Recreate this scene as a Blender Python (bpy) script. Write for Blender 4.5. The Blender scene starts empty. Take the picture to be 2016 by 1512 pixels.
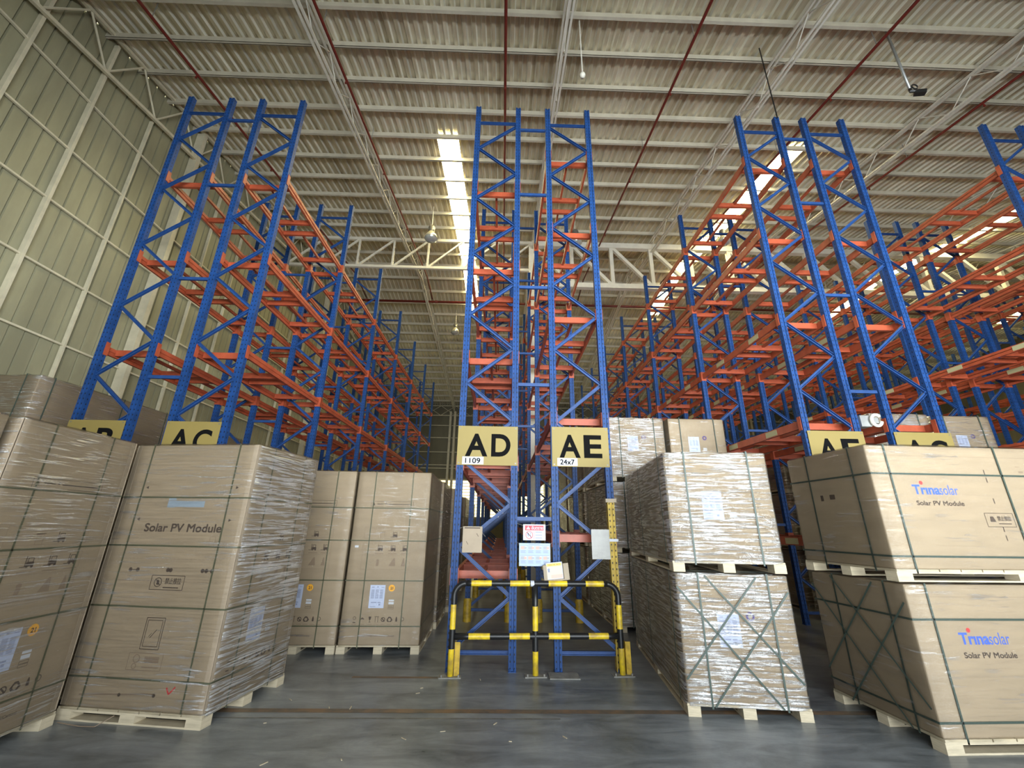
import bpy, bmesh, math, random
from mathutils import Vector, Matrix

random.seed(7)
S = bpy.context.scene
COL = S.collection
PI = math.pi

# ------------------------------------------------------------------ camera, world, light, exposure
F_PX, PITCH, YAW, ROLL, EYE = 818.1, math.radians(18.884), math.radians(1.260), math.radians(0.8015), 1.70
cp, sp, cy, sy = math.cos(PITCH), math.sin(PITCH), math.cos(YAW), math.sin(YAW)
fw = Vector((sy*cp, cy*cp, sp))
r0 = Vector((cy, -sy, 0)); u0 = r0.cross(fw)
rt = math.cos(ROLL)*r0 + math.sin(ROLL)*u0
up = -math.sin(ROLL)*r0 + math.cos(ROLL)*u0
cam = bpy.data.cameras.new('camera'); camo = bpy.data.objects.new('camera', cam); COL.objects.link(camo)
cam.sensor_fit = 'HORIZONTAL'; cam.sensor_width = 36.0; cam.lens = F_PX/2016*36
cam.clip_start = 0.05; cam.clip_end = 200
M = Matrix.Identity(4)
for i in range(3):
    M[i][0], M[i][1], M[i][2] = rt[i], up[i], -fw[i]
M[2][3] = EYE
camo.matrix_world = M
S.camera = camo

S.view_settings.view_transform = 'Standard'
S.view_settings.look = 'None'
S.view_settings.exposure = 0.22
S.view_settings.gamma = 1.0
S.view_settings.use_curve_mapping = False

W = bpy.data.worlds.new('daylight'); S.world = W
W.use_nodes = True
wb = W.node_tree.nodes['Background']
# overcast sky above, unseen bright yard added below the horizon to lift the ceiling
wt = W.node_tree
wc = wt.nodes.new('ShaderNodeTexCoord'); wx = wt.nodes.new('ShaderNodeSeparateXYZ'); wr = wt.nodes.new('ShaderNodeValToRGB')
wm = wt.nodes.new('ShaderNodeMapRange'); wm.inputs['From Min'].default_value = -0.05; wm.inputs['From Max'].default_value = 0.05
wt.links.new(wc.outputs['Generated'], wx.inputs[0]); wt.links.new(wx.outputs['Z'], wm.inputs['Value']); wt.links.new(wm.outputs[0], wr.inputs[0])
SKY, YARD_FILL = 0.20, 1.0
wr.color_ramp.elements[0].color = (YARD_FILL*0.90, YARD_FILL*0.97, YARD_FILL, 1); wr.color_ramp.elements[1].color = (SKY*0.86, SKY*0.94, SKY, 1)
wt.links.new(wr.outputs[0], wb.inputs['Color'])
wb.inputs['Strength'].default_value = 28.0
SKYLIGHT = 18.0           # emission of the translucent roof strips
# loading dock doorway behind the photographer (wall_rear is cut for it)
DOOR = (-2.0, 9.5, 5.6, -3.0)   # x0, x1, height, y
la = bpy.data.lights.new('dock_daylight', 'AREA'); la.shape = 'RECTANGLE'
la.size = DOOR[1]-DOOR[0]; la.size_y = DOOR[2]; la.energy = 100; la.cycles.is_portal = True   # guides the daylight through the doorway
lo = bpy.data.objects.new('dock_daylight', la); COL.objects.link(lo)
lo.location = ((DOOR[0]+DOOR[1])/2, DOOR[3]-0.02, DOOR[2]/2); lo.rotation_euler = (math.radians(90), 0, 0)

# ------------------------------------------------------------------ materials
def nodes(name):
    m = bpy.data.materials.new(name); m.use_nodes = True
    t = m.node_tree; b = t.nodes['Principled BSDF']
    return m, t, b
def N(t, typ, **kw):
    n = t.nodes.new(typ)
    for k, v in kw.items():
        if k in n.inputs: n.inputs[k].default_value = v
        else: setattr(n, k, v)
    return n
def plain(name, col, rough=0.5, metal=0.0, vary=0.0, scale=6.0, stretch=(1, 1, 1), bump=0.0, dark=None):
    m, t, b = nodes(name)
    b.inputs['Roughness'].default_value = rough; b.inputs['Metallic'].default_value = metal
    if vary == 0 and bump == 0:
        b.inputs['Base Color'].default_value = (*col, 1); return m
    tc = N(t, 'ShaderNodeTexCoord'); mp = N(t, 'ShaderNodeMapping'); mp.inputs['Scale'].default_value = stretch
    t.links.new(tc.outputs['Object'], mp.inputs['Vector'])
    nz = N(t, 'ShaderNodeTexNoise', Scale=scale, Detail=5.0, Roughness=0.6)
    t.links.new(mp.outputs[0], nz.inputs['Vector'])
    cr = N(t, 'ShaderNodeValToRGB')
    d = dark or tuple(c*(1-vary) for c in col)
    cr.color_ramp.elements[0].position = 0.35; cr.color_ramp.elements[0].color = (*d, 1)
    cr.color_ramp.elements[1].position = 0.62; cr.color_ramp.elements[1].color = (*col, 1)
    t.links.new(nz.outputs['Fac'], cr.inputs['Fac']); t.links.new(cr.outputs[0], b.inputs['Base Color'])
    if bump:
        bp = N(t, 'ShaderNodeBump', Strength=bump, Distance=0.01)
        t.links.new(nz.outputs['Fac'], bp.inputs['Height']); t.links.new(bp.outputs[0], b.inputs['Normal'])
    return m

def floor_mat():
    m, t, b = nodes('polished_concrete')
    tc = N(t, 'ShaderNodeTexCoord')
    n1 = N(t, 'ShaderNodeTexNoise', Scale=0.7, Detail=8.0, Roughness=0.65)
    mp = N(t, 'ShaderNodeMapping'); mp.inputs['Scale'].default_value = (0.6, 2.2, 1)
    n2 = N(t, 'ShaderNodeTexNoise', Scale=2.2, Detail=6.0, Roughness=0.7, Distortion=0.8)
    t.links.new(tc.outputs['Object'], n1.inputs['Vector']); t.links.new(tc.outputs['Object'], mp.inputs[0]); t.links.new(mp.outputs[0], n2.inputs['Vector'])
    mx = N(t, 'ShaderNodeMath', operation='ADD'); t.links.new(n1.outputs['Fac'], mx.inputs[0]); t.links.new(n2.outputs['Fac'], mx.inputs[1])
    hf = N(t, 'ShaderNodeMath', operation='MULTIPLY'); hf.inputs[1].default_value = 0.5; t.links.new(mx.outputs[0], hf.inputs[0])
    cr = N(t, 'ShaderNodeValToRGB')
    e = cr.color_ramp.elements
    e[0].position = 0.36; e[0].color = (0.07, 0.08, 0.085, 1)
    e[1].position = 0.62; e[1].color = (0.29, 0.31, 0.32, 1)
    t.links.new(hf.outputs[0], cr.inputs[0]); t.links.new(cr.outputs[0], b.inputs['Base Color'])
    rr = N(t, 'ShaderNodeMapRange'); rr.inputs['To Min'].default_value = 0.2; rr.inputs['To Max'].default_value = 0.45
    t.links.new(n2.outputs['Fac'], rr.inputs['Value']); t.links.new(rr.outputs[0], b.inputs['Roughness'])
    bp = N(t, 'ShaderNodeBump', Strength=0.06, Distance=0.01); t.links.new(n2.outputs['Fac'], bp.inputs['Height']); t.links.new(bp.outputs[0], b.inputs['Normal'])
    return m

def roof_mat():
    m, t, b = nodes('roof_sheet')
    tc = N(t, 'ShaderNodeTexCoord')
    mp = N(t, 'ShaderNodeMapping'); mp.inputs['Scale'].default_value = (5.0, 0.22, 0.0)
    n1 = N(t, 'ShaderNodeTexNoise', Scale=1.0, Detail=6.0, Roughness=0.7)
    t.links.new(tc.outputs['Object'], mp.inputs[0]); t.links.new(mp.outputs[0], n1.inputs['Vector'])
    mp2 = N(t, 'ShaderNodeMapping'); mp2.inputs['Scale'].default_value = (0.55, 0.05, 0.0)
    n2 = N(t, 'ShaderNodeTexNoise', Scale=1.0, Detail=3.0, Roughness=0.6)
    t.links.new(tc.outputs['Object'], mp2.inputs[0]); t.links.new(mp2.outputs[0], n2.inputs['Vector'])
    ad = N(t, 'ShaderNodeMath', operation='ADD'); t.links.new(n1.outputs['Fac'], ad.inputs[0]); t.links.new(n2.outputs['Fac'], ad.inputs[1])
    hf = N(t, 'ShaderNodeMath', operation='MULTIPLY'); hf.inputs[1].default_value = 0.5; t.links.new(ad.outputs[0], hf.inputs[0])
    cr = N(t, 'ShaderNodeValToRGB'); e = cr.color_ramp.elements
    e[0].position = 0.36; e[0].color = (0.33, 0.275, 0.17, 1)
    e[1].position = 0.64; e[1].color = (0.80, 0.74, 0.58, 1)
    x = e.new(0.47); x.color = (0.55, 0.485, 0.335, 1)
    t.links.new(hf.outputs[0], cr.inputs[0]); t.links.new(cr.outputs[0], b.inputs['Base Color'])
    b.inputs['Metallic'].default_value = 0.25
    rr = N(t, 'ShaderNodeMapRange'); rr.inputs['To Min'].default_value = 0.55; rr.inputs['To Max'].default_value = 0.28
    t.links.new(n2.outputs['Fac'], rr.inputs['Value']); t.links.new(rr.outputs[0], b.inputs['Roughness'])
    return m

def glow(name, col, s):
    m, t, b = nodes(name)
    b.inputs['Base Color'].default_value = (0.8, 0.8, 0.7, 1)
    b.inputs['Emission Color'].default_value = (*col, 1); b.inputs['Emission Strength'].default_value = s
    return m

def post_mat(name, col):
    """painted upright with two columns of punched slots"""
    m, t, b = nodes(name)
    tc = N(t, 'ShaderNodeTexCoord'); sx = N(t, 'ShaderNodeSeparateXYZ'); t.links.new(tc.outputs['Object'], sx.inputs[0])
    ge = N(t, 'ShaderNodeNewGeometry'); sn = N(t, 'ShaderNodeSeparateXYZ'); t.links.new(ge.outputs['Normal'], sn.inputs[0])
    def mth(op, a, bb=None):
        n = N(t, 'ShaderNodeMath', operation=op)
        for i, v in enumerate((a, bb)):
            if v is None: continue
            if isinstance(v, (int, float)): n.inputs[i].default_value = v
            else: t.links.new(v, n.inputs[i])
        return n.outputs[0]
    ny = mth('ABSOLUTE', sn.outputs['Y']); onf = mth('GREATER_THAN', ny, 0.5)
    cx = mth('LESS_THAN', mth('ABSOLUTE', mth('SUBTRACT', mth('ABSOLUTE', sx.outputs['X']), 0.026)), 0.0065)
    cyy = mth('LESS_THAN', mth('ABSOLUTE', sx.outputs['Y']), 0.007)
    c = mth('ADD', mth('MULTIPLY', cx, onf), mth('MULTIPLY', cyy, mth('SUBTRACT', 1.0, onf)))
    fz = mth('FRACT', mth('MULTIPLY', sx.outputs['Z'], 1/0.076))
    hz = mth('LESS_THAN', mth('ABSOLUTE', mth('SUBTRACT', fz, 0.5)), 0.15)
    hole = mth('MULTIPLY', c, hz)
    nz = N(t, 'ShaderNodeTexNoise', Scale=9.0, Detail=5.0); t.links.new(tc.outputs['Object'], nz.inputs['Vector'])
    cr = N(t, 'ShaderNodeValToRGB'); e = cr.color_ramp.elements
    e[0].position = 0.3; e[0].color = (*[k*0.72 for k in col], 1); e[1].position = 0.6; e[1].color = (*col, 1)
    t.links.new(nz.outputs['Fac'], cr.inputs[0])
    mx = N(t, 'ShaderNodeMix', data_type='RGBA'); t.links.new(hole, mx.inputs[0]); t.links.new(cr.outputs[0], mx.inputs[6]); mx.inputs[7].default_value = (0.006, 0.008, 0.012, 1)
    t.links.new(mx.outputs[2], b.inputs['Base Color']); b.inputs['Roughness'].default_value = 0.5; b.inputs['Specular IOR Level'].default_value = 0.3
    return m

def film_mat(name, gloss, haze, strength, sc, thresh=0.5, rough=0.16, streak=0.5):
    """clear stretch film: see-through, wrinkled, glossy"""
    m = bpy.data.materials.new(name); m.use_nodes = True; t = m.node_tree; t.nodes.clear()
    out = N(t, 'ShaderNodeOutputMaterial')
    tc = N(t, 'ShaderNodeTexCoord'); mp = N(t, 'ShaderNodeMapping'); mp.inputs['Scale'].default_value = sc
    mp.inputs['Rotation'].default_value = (0.07, -0.09, 0)
    t.links.new(tc.outputs['Object'], mp.inputs[0])
    n1 = N(t, 'ShaderNodeTexNoise', Scale=1.0, Detail=5.0, Roughness=0.62, Distortion=0.55); t.links.new(mp.outputs[0], n1.inputs['Vector'])
    n2 = N(t, 'ShaderNodeTexNoise', Scale=1.6, Detail=2.0); t.links.new(tc.outputs['Object'], n2.inputs['Vector'])
    bp = N(t, 'ShaderNodeBump', Strength=strength, Distance=0.03); t.links.new(n1.outputs['Fac'], bp.inputs['Height'])
    tr = N(t, 'ShaderNodeBsdfTransparent'); tr.inputs[0].default_value = (0.97, 0.97, 0.96, 1)
    gl = N(t, 'ShaderNodeBsdfAnisotropic', Roughness=rough); gl.inputs[0].default_value = (1, 1, 1, 1); t.links.new(bp.outputs[0], gl.inputs['Normal'])
    df = N(t, 'ShaderNodeBsdfDiffuse'); df.inputs[0].default_value = (0.85, 0.86, 0.87, 1); t.links.new(bp.outputs[0], df.inputs['Normal'])
    pr = N(t, 'ShaderNodeMapRange'); pr.inputs['From Min'].default_value = thresh-0.1; pr.inputs['From Max'].default_value = thresh+0.14; t.links.new(n2.outputs['Fac'], pr.inputs['Value'])
    rg = N(t, 'ShaderNodeMapRange'); rg.inputs['From Min'].default_value = streak; rg.inputs['From Max'].default_value = streak+0.09; t.links.new(n1.outputs['Fac'], rg.inputs['Value'])
    fr = N(t, 'ShaderNodeFresnel', IOR=1.45); t.links.new(bp.outputs[0], fr.inputs['Normal'])
    h0 = N(t, 'ShaderNodeMath', operation='MULTIPLY'); t.links.new(rg.outputs[0], h0.inputs[0]); t.links.new(pr.outputs[0], h0.inputs[1])
    g0 = N(t, 'ShaderNodeMath', operation='MULTIPLY_ADD'); t.links.new(h0.outputs[0], g0.inputs[0]); g0.inputs[1].default_value = gloss; frs = N(t, 'ShaderNodeMath', operation='MULTIPLY'); frs.inputs[1].default_value = 0.6; t.links.new(fr.outputs[0], frs.inputs[0]); t.links.new(frs.outputs[0], g0.inputs[2])
    g1 = N(t, 'ShaderNodeMath', operation='MINIMUM'); t.links.new(g0.outputs[0], g1.inputs[0]); g1.inputs[1].default_value = 0.85
    h1 = N(t, 'ShaderNodeMath', operation='MULTIPLY'); t.links.new(h0.outputs[0], h1.inputs[0]); h1.inputs[1].default_value = haze
    m1 = N(t, 'ShaderNodeMixShader'); t.links.new(h1.outputs[0], m1.inputs[0]); t.links.new(tr.outputs[0], m1.inputs[1]); t.links.new(df.outputs[0], m1.inputs[2])
    m2 = N(t, 'ShaderNodeMixShader'); t.links.new(g1.outputs[0], m2.inputs[0]); t.links.new(m1.outputs[0], m2.inputs[1]); t.links.new(gl.outputs[0], m2.inputs[2])
    t.links.new(m2.outputs[0], out.inputs['Surface'])
    return m

MT = dict(
    floor=floor_mat(), roof=roof_mat(), flange=plain('roof_flange_highlight', (0.93, 0.90, 0.77), 0.3, 0.3, 0.3, 1.0, (4, 0.25, 0)),  # paler flanges: light catching the rib edges is put into the colour
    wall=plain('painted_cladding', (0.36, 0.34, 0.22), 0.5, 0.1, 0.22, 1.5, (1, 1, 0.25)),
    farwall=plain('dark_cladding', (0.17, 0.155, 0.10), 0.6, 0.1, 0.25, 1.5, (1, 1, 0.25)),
    cream=plain('cream_steel', (0.66, 0.60, 0.44), 0.5, 0.0, 0.15, 4),
    purlin=plain('purlin_steel', (0.58, 0.53, 0.42), 0.5, 0.0, 0.12, 4),
    white=plain('white_steel', (0.74, 0.70, 0.60), 0.5, 0.0, 0.12, 4),
    sky=glow('skylight_sheet', (1.0, 0.88, 0.46), SKYLIGHT),
    louvre=glow('translucent_louvre', (1.0, 0.90, 0.52), 1.5),
    bluepost=post_mat('blue_upright', (0.013, 0.058, 0.205)),
    yelpost=post_mat('yellow_upright', (0.52, 0.36, 0.06)),
    blue=plain('blue_steel', (0.014, 0.06, 0.21), 0.5, 0.0, 0.25, 9),
    orange=plain('orange_steel', (0.42, 0.082, 0.035), 0.42, 0.0, 0.25, 7),
    redpipe=plain('red_pipe', (0.17, 0.022, 0.015), 0.4, 0.0, 0.2, 8),
    carton=plain('corrugated_carton', (0.37, 0.287, 0.192), 0.75, 0.0, 0.12, 3.0, (0.6, 0.6, 3), 0.05),
    paperboard=plain('edge_board', (0.42, 0.335, 0.24), 0.7, 0.0, 0.1, 5),
    wood=plain('pine_wood', (0.62, 0.53, 0.37), 0.7, 0.0, 0.22, 6.0, (1, 1, 6), 0.1),
    strap=plain('green_strap', (0.05, 0.075, 0.06), 0.45), olive=plain('olive_strap', (0.10, 0.105, 0.06), 0.5),
    ink=plain('dark_ink', (0.085, 0.06, 0.045), 0.7),
    fadedink=plain('faint_ink', (0.26, 0.19, 0.13), 0.7),
    logoblue=plain('blue_ink', (0.06, 0.13, 0.55), 0.6),
    paleblue=plain('pale_blue_print', (0.30, 0.36, 0.42), 0.6),
    logored=plain('red_ink', (0.60, 0.05, 0.05), 0.6),
    paper=plain('white_paper', (0.60, 0.62, 0.67), 0.6),
    label=plain('label_paper', (0.52, 0.57, 0.72), 0.6),
    greyprint=plain('grey_print', (0.30, 0.33, 0.46), 0.6),
    sticker=plain('orange_sticker', (0.90, 0.45, 0.04), 0.5),
    purple=plain('purple_ink', (0.06, 0.03, 0.22), 0.5),
    yellow=plain('sign_yellow', (0.30, 0.225, 0.065), 0.6, 0.0, 0.06, 3),
    black=plain('black_paint', (0.012, 0.012, 0.012), 0.35), letter=plain('black_letter', (0.006, 0.006, 0.006), 0.9),
    railyellow=plain('rail_yellow', (0.86, 0.62, 0.02), 0.35, 0.0, 0.4, 9, dark=(0.45, 0.30, 0.05)),
    guardyellow=plain('worn_yellow', (0.62, 0.40, 0.03), 0.5, 0.0, 0.5, 9),
    galv=plain('galvanised', (0.45, 0.46, 0.45), 0.45, 0.7, 0.2, 8),
    dust=plain('dusty_plate', (0.30, 0.29, 0.26), 0.7, 0.2, 0.3, 12),
    beamlabel=plain('beam_label', (0.42, 0.39, 0.22), 0.6), signred=plain('danger_red', (0.62, 0.06, 0.08), 0.5),
    cream2=plain('old_card', (0.42, 0.345, 0.25), 0.7, 0.0, 0.12, 6),
    lampgrey=plain('lamp_housing', (0.20, 0.19, 0.17), 0.4, 0.4),
    reflector=plain('lamp_reflector', (0.75, 0.70, 0.52), 0.25, 0.5),
    lens=plain('lamp_lens', (0.55, 0.58, 0.58), 0.08, 0.5),
    lineorange=plain('worn_line', (0.22, 0.135, 0.075), 0.5, 0.0, 0.6, 5.0, dark=(0.10, 0.09, 0.075)),
    linewhite=plain('faint_line', (0.20, 0.195, 0.175), 0.5, 0.0, 0.55, 7.0, dark=(0.10, 0.098, 0.09)),
    noticeyellow=plain('notice_yellow', (0.95, 0.80, 0.16), 0.6), noticepale=plain('notice_pale', (0.88, 0.86, 0.50), 0.6), noticepink=plain('notice_pink', (0.85, 0.50, 0.42), 0.6),
    picA=plain('picture_tone', (0.62, 0.42, 0.36), 0.6), picB=plain('picture_grey', (0.40, 0.42, 0.46), 0.6),
    poster=plain('poster_blue', (0.40, 0.50, 0.68), 0.5),
    vinyl=plain('clear_vinyl', (0.20, 0.195, 0.165), 0.25, 0.0, 0.2, 5, bump=0.5),
)
MT['letter'].node_tree.nodes['Principled BSDF'].inputs['Specular IOR Level'].default_value = 0.1
FILM = dict(
    heavy=film_mat('heavy_stretch_film', 0.50, 0.26, 0.9, (3.2, 3.2, 42), 0.36, 0.12, 0.465),
    medium=film_mat('stretch_film', 0.80, 0.32, 0.8, (2.8, 2.8, 56), 0.43, 0.12, 0.525),
    light=film_mat('thin_stretch_film', 0.55, 0.25, 0.6, (2.2, 2.2, 24), 0.59, 0.13, 0.55),
    dense=film_mat('dense_stretch_film', 0.6, 0.55, 0.9, (2.6, 2.6, 48), 0.34, 0.13, 0.47),
    patchy=film_mat('patchy_stretch_film', 0.75, 0.32, 0.8, (2.4, 2.4, 46), 0.53, 0.12, 0.55),
)

# ------------------------------------------------------------------ mesh helpers
class MB:
    def __init__(s): s.v = []; s.f = []; s.mi = []
    def add(s, vs, fs, m=0):
        o = len(s.v); s.v += [tuple(v) for v in vs]; s.f += [tuple(i+o for i in f) for f in fs]; s.mi += [m]*len(fs)
    def box(s, c, d, m=0, rz=0.0):
        x, y, z = (k/2 for k in d); ca, sa = math.cos(rz), math.sin(rz); vs = []
        for k in (-z, z):
            for (i, j) in ((-x, -y), (x, -y), (x, y), (-x, y)):
                vs.append((c[0]+i*ca-j*sa, c[1]+i*sa+j*ca, c[2]+k))
        s.add(vs, [(3, 2, 1, 0), (4, 5, 6, 7), (0, 1, 5, 4), (1, 2, 6, 5), (2, 3, 7, 6), (3, 0, 4, 7)], m)
    def b2(s, a, b, m=0): s.box([(p+q)/2 for p, q in zip(a, b)], [abs(q-p) for p, q in zip(a, b)], m)
    def bar(s, p, q, w, h, m=0, ref=(0, 0, 1)):
        p, q = Vector(p), Vector(q); d = (q-p).normalized(); r = Vector(ref)
        if abs(d.dot(r)) > 0.98: r = Vector((0, 1, 0))
        a = d.cross(r).normalized(); b = a.cross(d)
        vs = [e+a*i*w/2+b*j*h/2 for e in (p, q) for i, j in ((-1, -1), (1, -1), (1, 1), (-1, 1))]
        s.add(vs, [(3, 2, 1, 0), (4, 5, 6, 7), (0, 1, 5, 4), (1, 2, 6, 5), (2, 3, 7, 6), (3, 0, 4, 7)], m)
    def channel(s, p, q, w, h, t, m=0, ref=(0, 1, 0)):
        """U section, open to the -ref side"""
        p, q = Vector(p), Vector(q); d = (q-p).normalized(); b = Vector(ref); a = d.cross(b).normalized()
        pr = [(-w/2, -h/2), (-w/2, h/2), (w/2, h/2), (w/2, -h/2), (w/2-t, -h/2), (w/2-t, h/2-t), (-w/2+t, h/2-t), (-w/2+t, -h/2)]
        n = len(pr); vs = [e+a*i+b*j for e in (p, q) for i, j in pr]
        s.add(vs, [(i, (i+1) % n, n+(i+1) % n, n+i) for i in range(n)] + [(0, 7, 6, 1), (1, 6, 5, 2), (2, 5, 4, 3)] + [(n+1, n+6, n+7, n), (n+2, n+5, n+6, n+1), (n+3, n+4, n+5, n+2)], m)
    def tube(s, pts, r, n=10, m=0, ms=None, cap=True):
        pts = [Vector(p) for p in pts]; o = len(s.v); prev = None
        for i, p in enumerate(pts):
            d = (pts[min(i+1, len(pts)-1)]-pts[max(i-1, 0)]).normalized()
            if prev is None:
                rf = Vector((0, 0, 1)) if abs(d.z) < 0.9 else Vector((1, 0, 0)); a = d.cross(rf).normalized()
            else: a = (prev - d*prev.dot(d)).normalized()
            prev = a; b = d.cross(a)
            rr = r[i] if isinstance(r, (list, tuple)) else r
            s.v += [tuple(p+(a*math.cos(k*2*PI/n)+b*math.sin(k*2*PI/n))*rr) for k in range(n)]
        for i in range(len(pts)-1):
            for k in range(n):
                s.f.append((o+i*n+k, o+i*n+(k+1) % n, o+(i+1)*n+(k+1) % n, o+(i+1)*n+k)); s.mi.append(ms[i] if ms else m)
        if cap:
            e = o+(len(pts)-1)*n
            s.f += [tuple(o+k for k in reversed(range(n))), tuple(e+k for k in range(n))]; s.mi += [ms[0] if ms else m, ms[-1] if ms else m]
    def mesh(s, name, mats, smooth=False):
        me = bpy.data.meshes.new(name); me.from_pydata(s.v, [], s.f)
        for m in (mats if isinstance(mats, (list, tuple)) else [mats]): me.materials.append(m)
        me.polygons.foreach_set('material_index', s.mi)
        if smooth: me.polygons.foreach_set('use_smooth', [True]*len(s.f))
        me.update(); return me

def put(name, me, parent=None, loc=(0, 0, 0), rz=0.0, label=None, kind=None):
    o = bpy.data.objects.new(name, me); COL.objects.link(o)
    o.location = loc; o.rotation_euler = (0, 0, rz)
    if parent: o.parent = parent
    if label: o['label'] = label
    if kind: o['kind'] = kind
    return o
def thing(name, label, cat, loc=(0, 0, 0), rz=0.0, group=None, me=None):
    o = put(name, me, None, loc, rz); o['label'] = label; o['category'] = cat
    if group: o['group'] = group
    if me is None: o.empty_display_size = 0.2
    return o
def struct(name, mb, mat, smooth=False): return put(name, mb.mesh(name, mat, smooth), kind='structure')

def chamfer_box(a, b, w=0.012):
    bm = bmesh.new(); bmesh.ops.create_cube(bm, size=1)
    for v in bm.verts:
        v.co = Vector([(p+q)/2 + c*(q-p) for p, q, c in zip(a, b, v.co)])
    bmesh.ops.bevel(bm, geom=bm.edges[:], offset=w, segments=2, affect='EDGES', profile=0.5)
    me = bpy.data.meshes.new('carton'); bm.to_mesh(me); bm.free(); return me

_tc = {}
def text_geo(body, bold=0.0):
    k = (body, bold)
    if k not in _tc:
        cu = bpy.data.curves.new('t', 'FONT'); cu.body = body; cu.offset = bold; cu.resolution_u = 6
        o = bpy.data.objects.new('t', cu); COL.objects.link(o)
        me = bpy.data.meshes.new_from_object(o.evaluated_get(bpy.context.evaluated_depsgraph_get()))
        vs = [v.co.copy() for v in me.vertices]; fs = [tuple(p.vertices) for p in me.polygons]
        bpy.data.objects.remove(o); bpy.data.meshes.remove(me)
        x0 = min(v.x for v in vs); x1 = max(v.x for v in vs); y0 = min(v.y for v in vs); y1 = max(v.y for v in vs)
        _tc[k] = ([((v.x-x0)/(x1-x0), (v.y-y0)/(y1-y0)) for v in vs], fs)
    return _tc[k]

class Face2D:
    """flat print on a plane: o + u*U + v*V, lifted along the normal"""
    def __init__(s, o, U, n): s.o = Vector(o); s.U = Vector(U); s.n = Vector(n); s.V = Vector((0, 0, 1)); s.mb = {}
    def P(s, u, v, l=0.0): return s.o + s.U*u + s.V*v + s.n*l
    def g(s, k): return s.mb.setdefault(k, MB())
    def poly(s, k, pts, l=0.0012): s.g(k).add([s.P(u, v, l) for u, v in pts], [tuple(range(len(pts)))])
    def rect(s, k, u0, v0, u1, v1, l=0.0012): s.poly(k, [(u0, v0), (u1, v0), (u1, v1), (u0, v1)], l)
    def line(s, k, a, b, w=0.004, l=0.0012):
        dx, dy = b[0]-a[0], b[1]-a[1]; L = math.hypot(dx, dy) or 1; nx, ny = -dy/L*w/2, dx/L*w/2
        s.poly(k, [(a[0]-nx, a[1]-ny), (b[0]-nx, b[1]-ny), (b[0]+nx, b[1]+ny), (a[0]+nx, a[1]+ny)], l)
    def frame(s, k, u0, v0, u1, v1, w=0.004, l=0.0012):
        for a, b in (((u0, v0), (u1, v0)), ((u1, v0), (u1, v1)), ((u1, v1), (u0, v1)), ((u0, v1), (u0, v0))): s.line(k, a, b, w, l)
    def disc(s, k, u, v, r, n=20, l=0.0012): s.poly(k, [(u+r*math.cos(i*2*PI/n), v+r*math.sin(i*2*PI/n)) for i in range(n)], l)
    def ring(s, k, u, v, r, w, n=24, l=0.0012):
        mb = s.g(k); vs = []
        for i in range(n):
            c, d = math.cos(i*2*PI/n), math.sin(i*2*PI/n); vs += [s.P(u+r*c, v+r*d, l), s.P(u+(r-w)*c, v+(r-w)*d, l)]
        mb.add(vs, [(2*i, 2*((i+1) % n), 2*((i+1) % n)+1, 2*i+1) for i in range(n)])
    def text(s, k, body, u0, v0, u1, v1, bold=0.0, l=0.0012):
        """bold < 0: a heavier stroke made of slightly shifted copies"""
        vs, fs = text_geo(body, max(bold, 0.0))
        for j, (dx, dy) in enumerate(((-bold, -bold), (bold, -bold), (-bold, bold), (bold, bold)) if bold < 0 else ((0, 0),)):
            s.g(k).add([s.P(u0+(u1-u0)*a+dx, v0+(v1-v0)*b+dy, l+j*0.0001) for a, b in vs], fs)
    def forklift(s, k, u, v, w):
        s.rect(k, u, v, u+w*0.6, v+w*0.3); s.frame(k, u+w*0.1, v+w*0.3, u+w*0.5, v+w*0.62, w*0.06)
        s.line(k, (u-w*0.05, v-w*0.05), (u-w*0.05, v+w*0.75), w*0.07); s.line(k, (u-w*0.42, v-w*0.03), (u-w*0.05, v-w*0.03), w*0.06)
        s.disc(k, u+w*0.1, v-w*0.02, w*0.11, 10); s.disc(k, u+w*0.5, v-w*0.02, w*0.11, 10)
    def flush(s, k, name, mat, parent, label=None):
        return put(name, s.mb[k].mesh(name, mat), parent, label=label)

# ------------------------------------------------------------------ building
RIDGE = 16.8
def roofz(y): return 11.5+0.155*(y-6) if y <= RIDGE else 13.174-0.13*(y-RIDGE)
XL, XR, YB, YF = -8.62, 30.0, DOOR[3], 33.0
mb = MB(); mb.add([(XL-0.1, YB-6, 0), (XR, YB-6, 0), (XR, YF+0.2, 0), (XL-0.1, YF+0.2, 0)], [(0, 1, 2, 3)]); struct('floor', mb, MT['floor'])

def lineq(name, x0, y0, x1, y1, mat):
    mb = MB(); mb.add([(x0, y0, 0.0012), (x1, y0, 0.0012), (x1, y1, 0.0012), (x0, y1, 0.0012)], [(0, 1, 2, 3)]); struct(name, mb, mat)
lineq('floor_line', -8.5, 4.79, 14, 4.88, MT['lineorange'])
lineq('floor_line', -2.6, 4.66, 0.6, 4.685, MT['linewhite'])
lineq('floor_line', -1.7, 5.74, -0.7, 5.80, MT['lineorange'])

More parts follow.
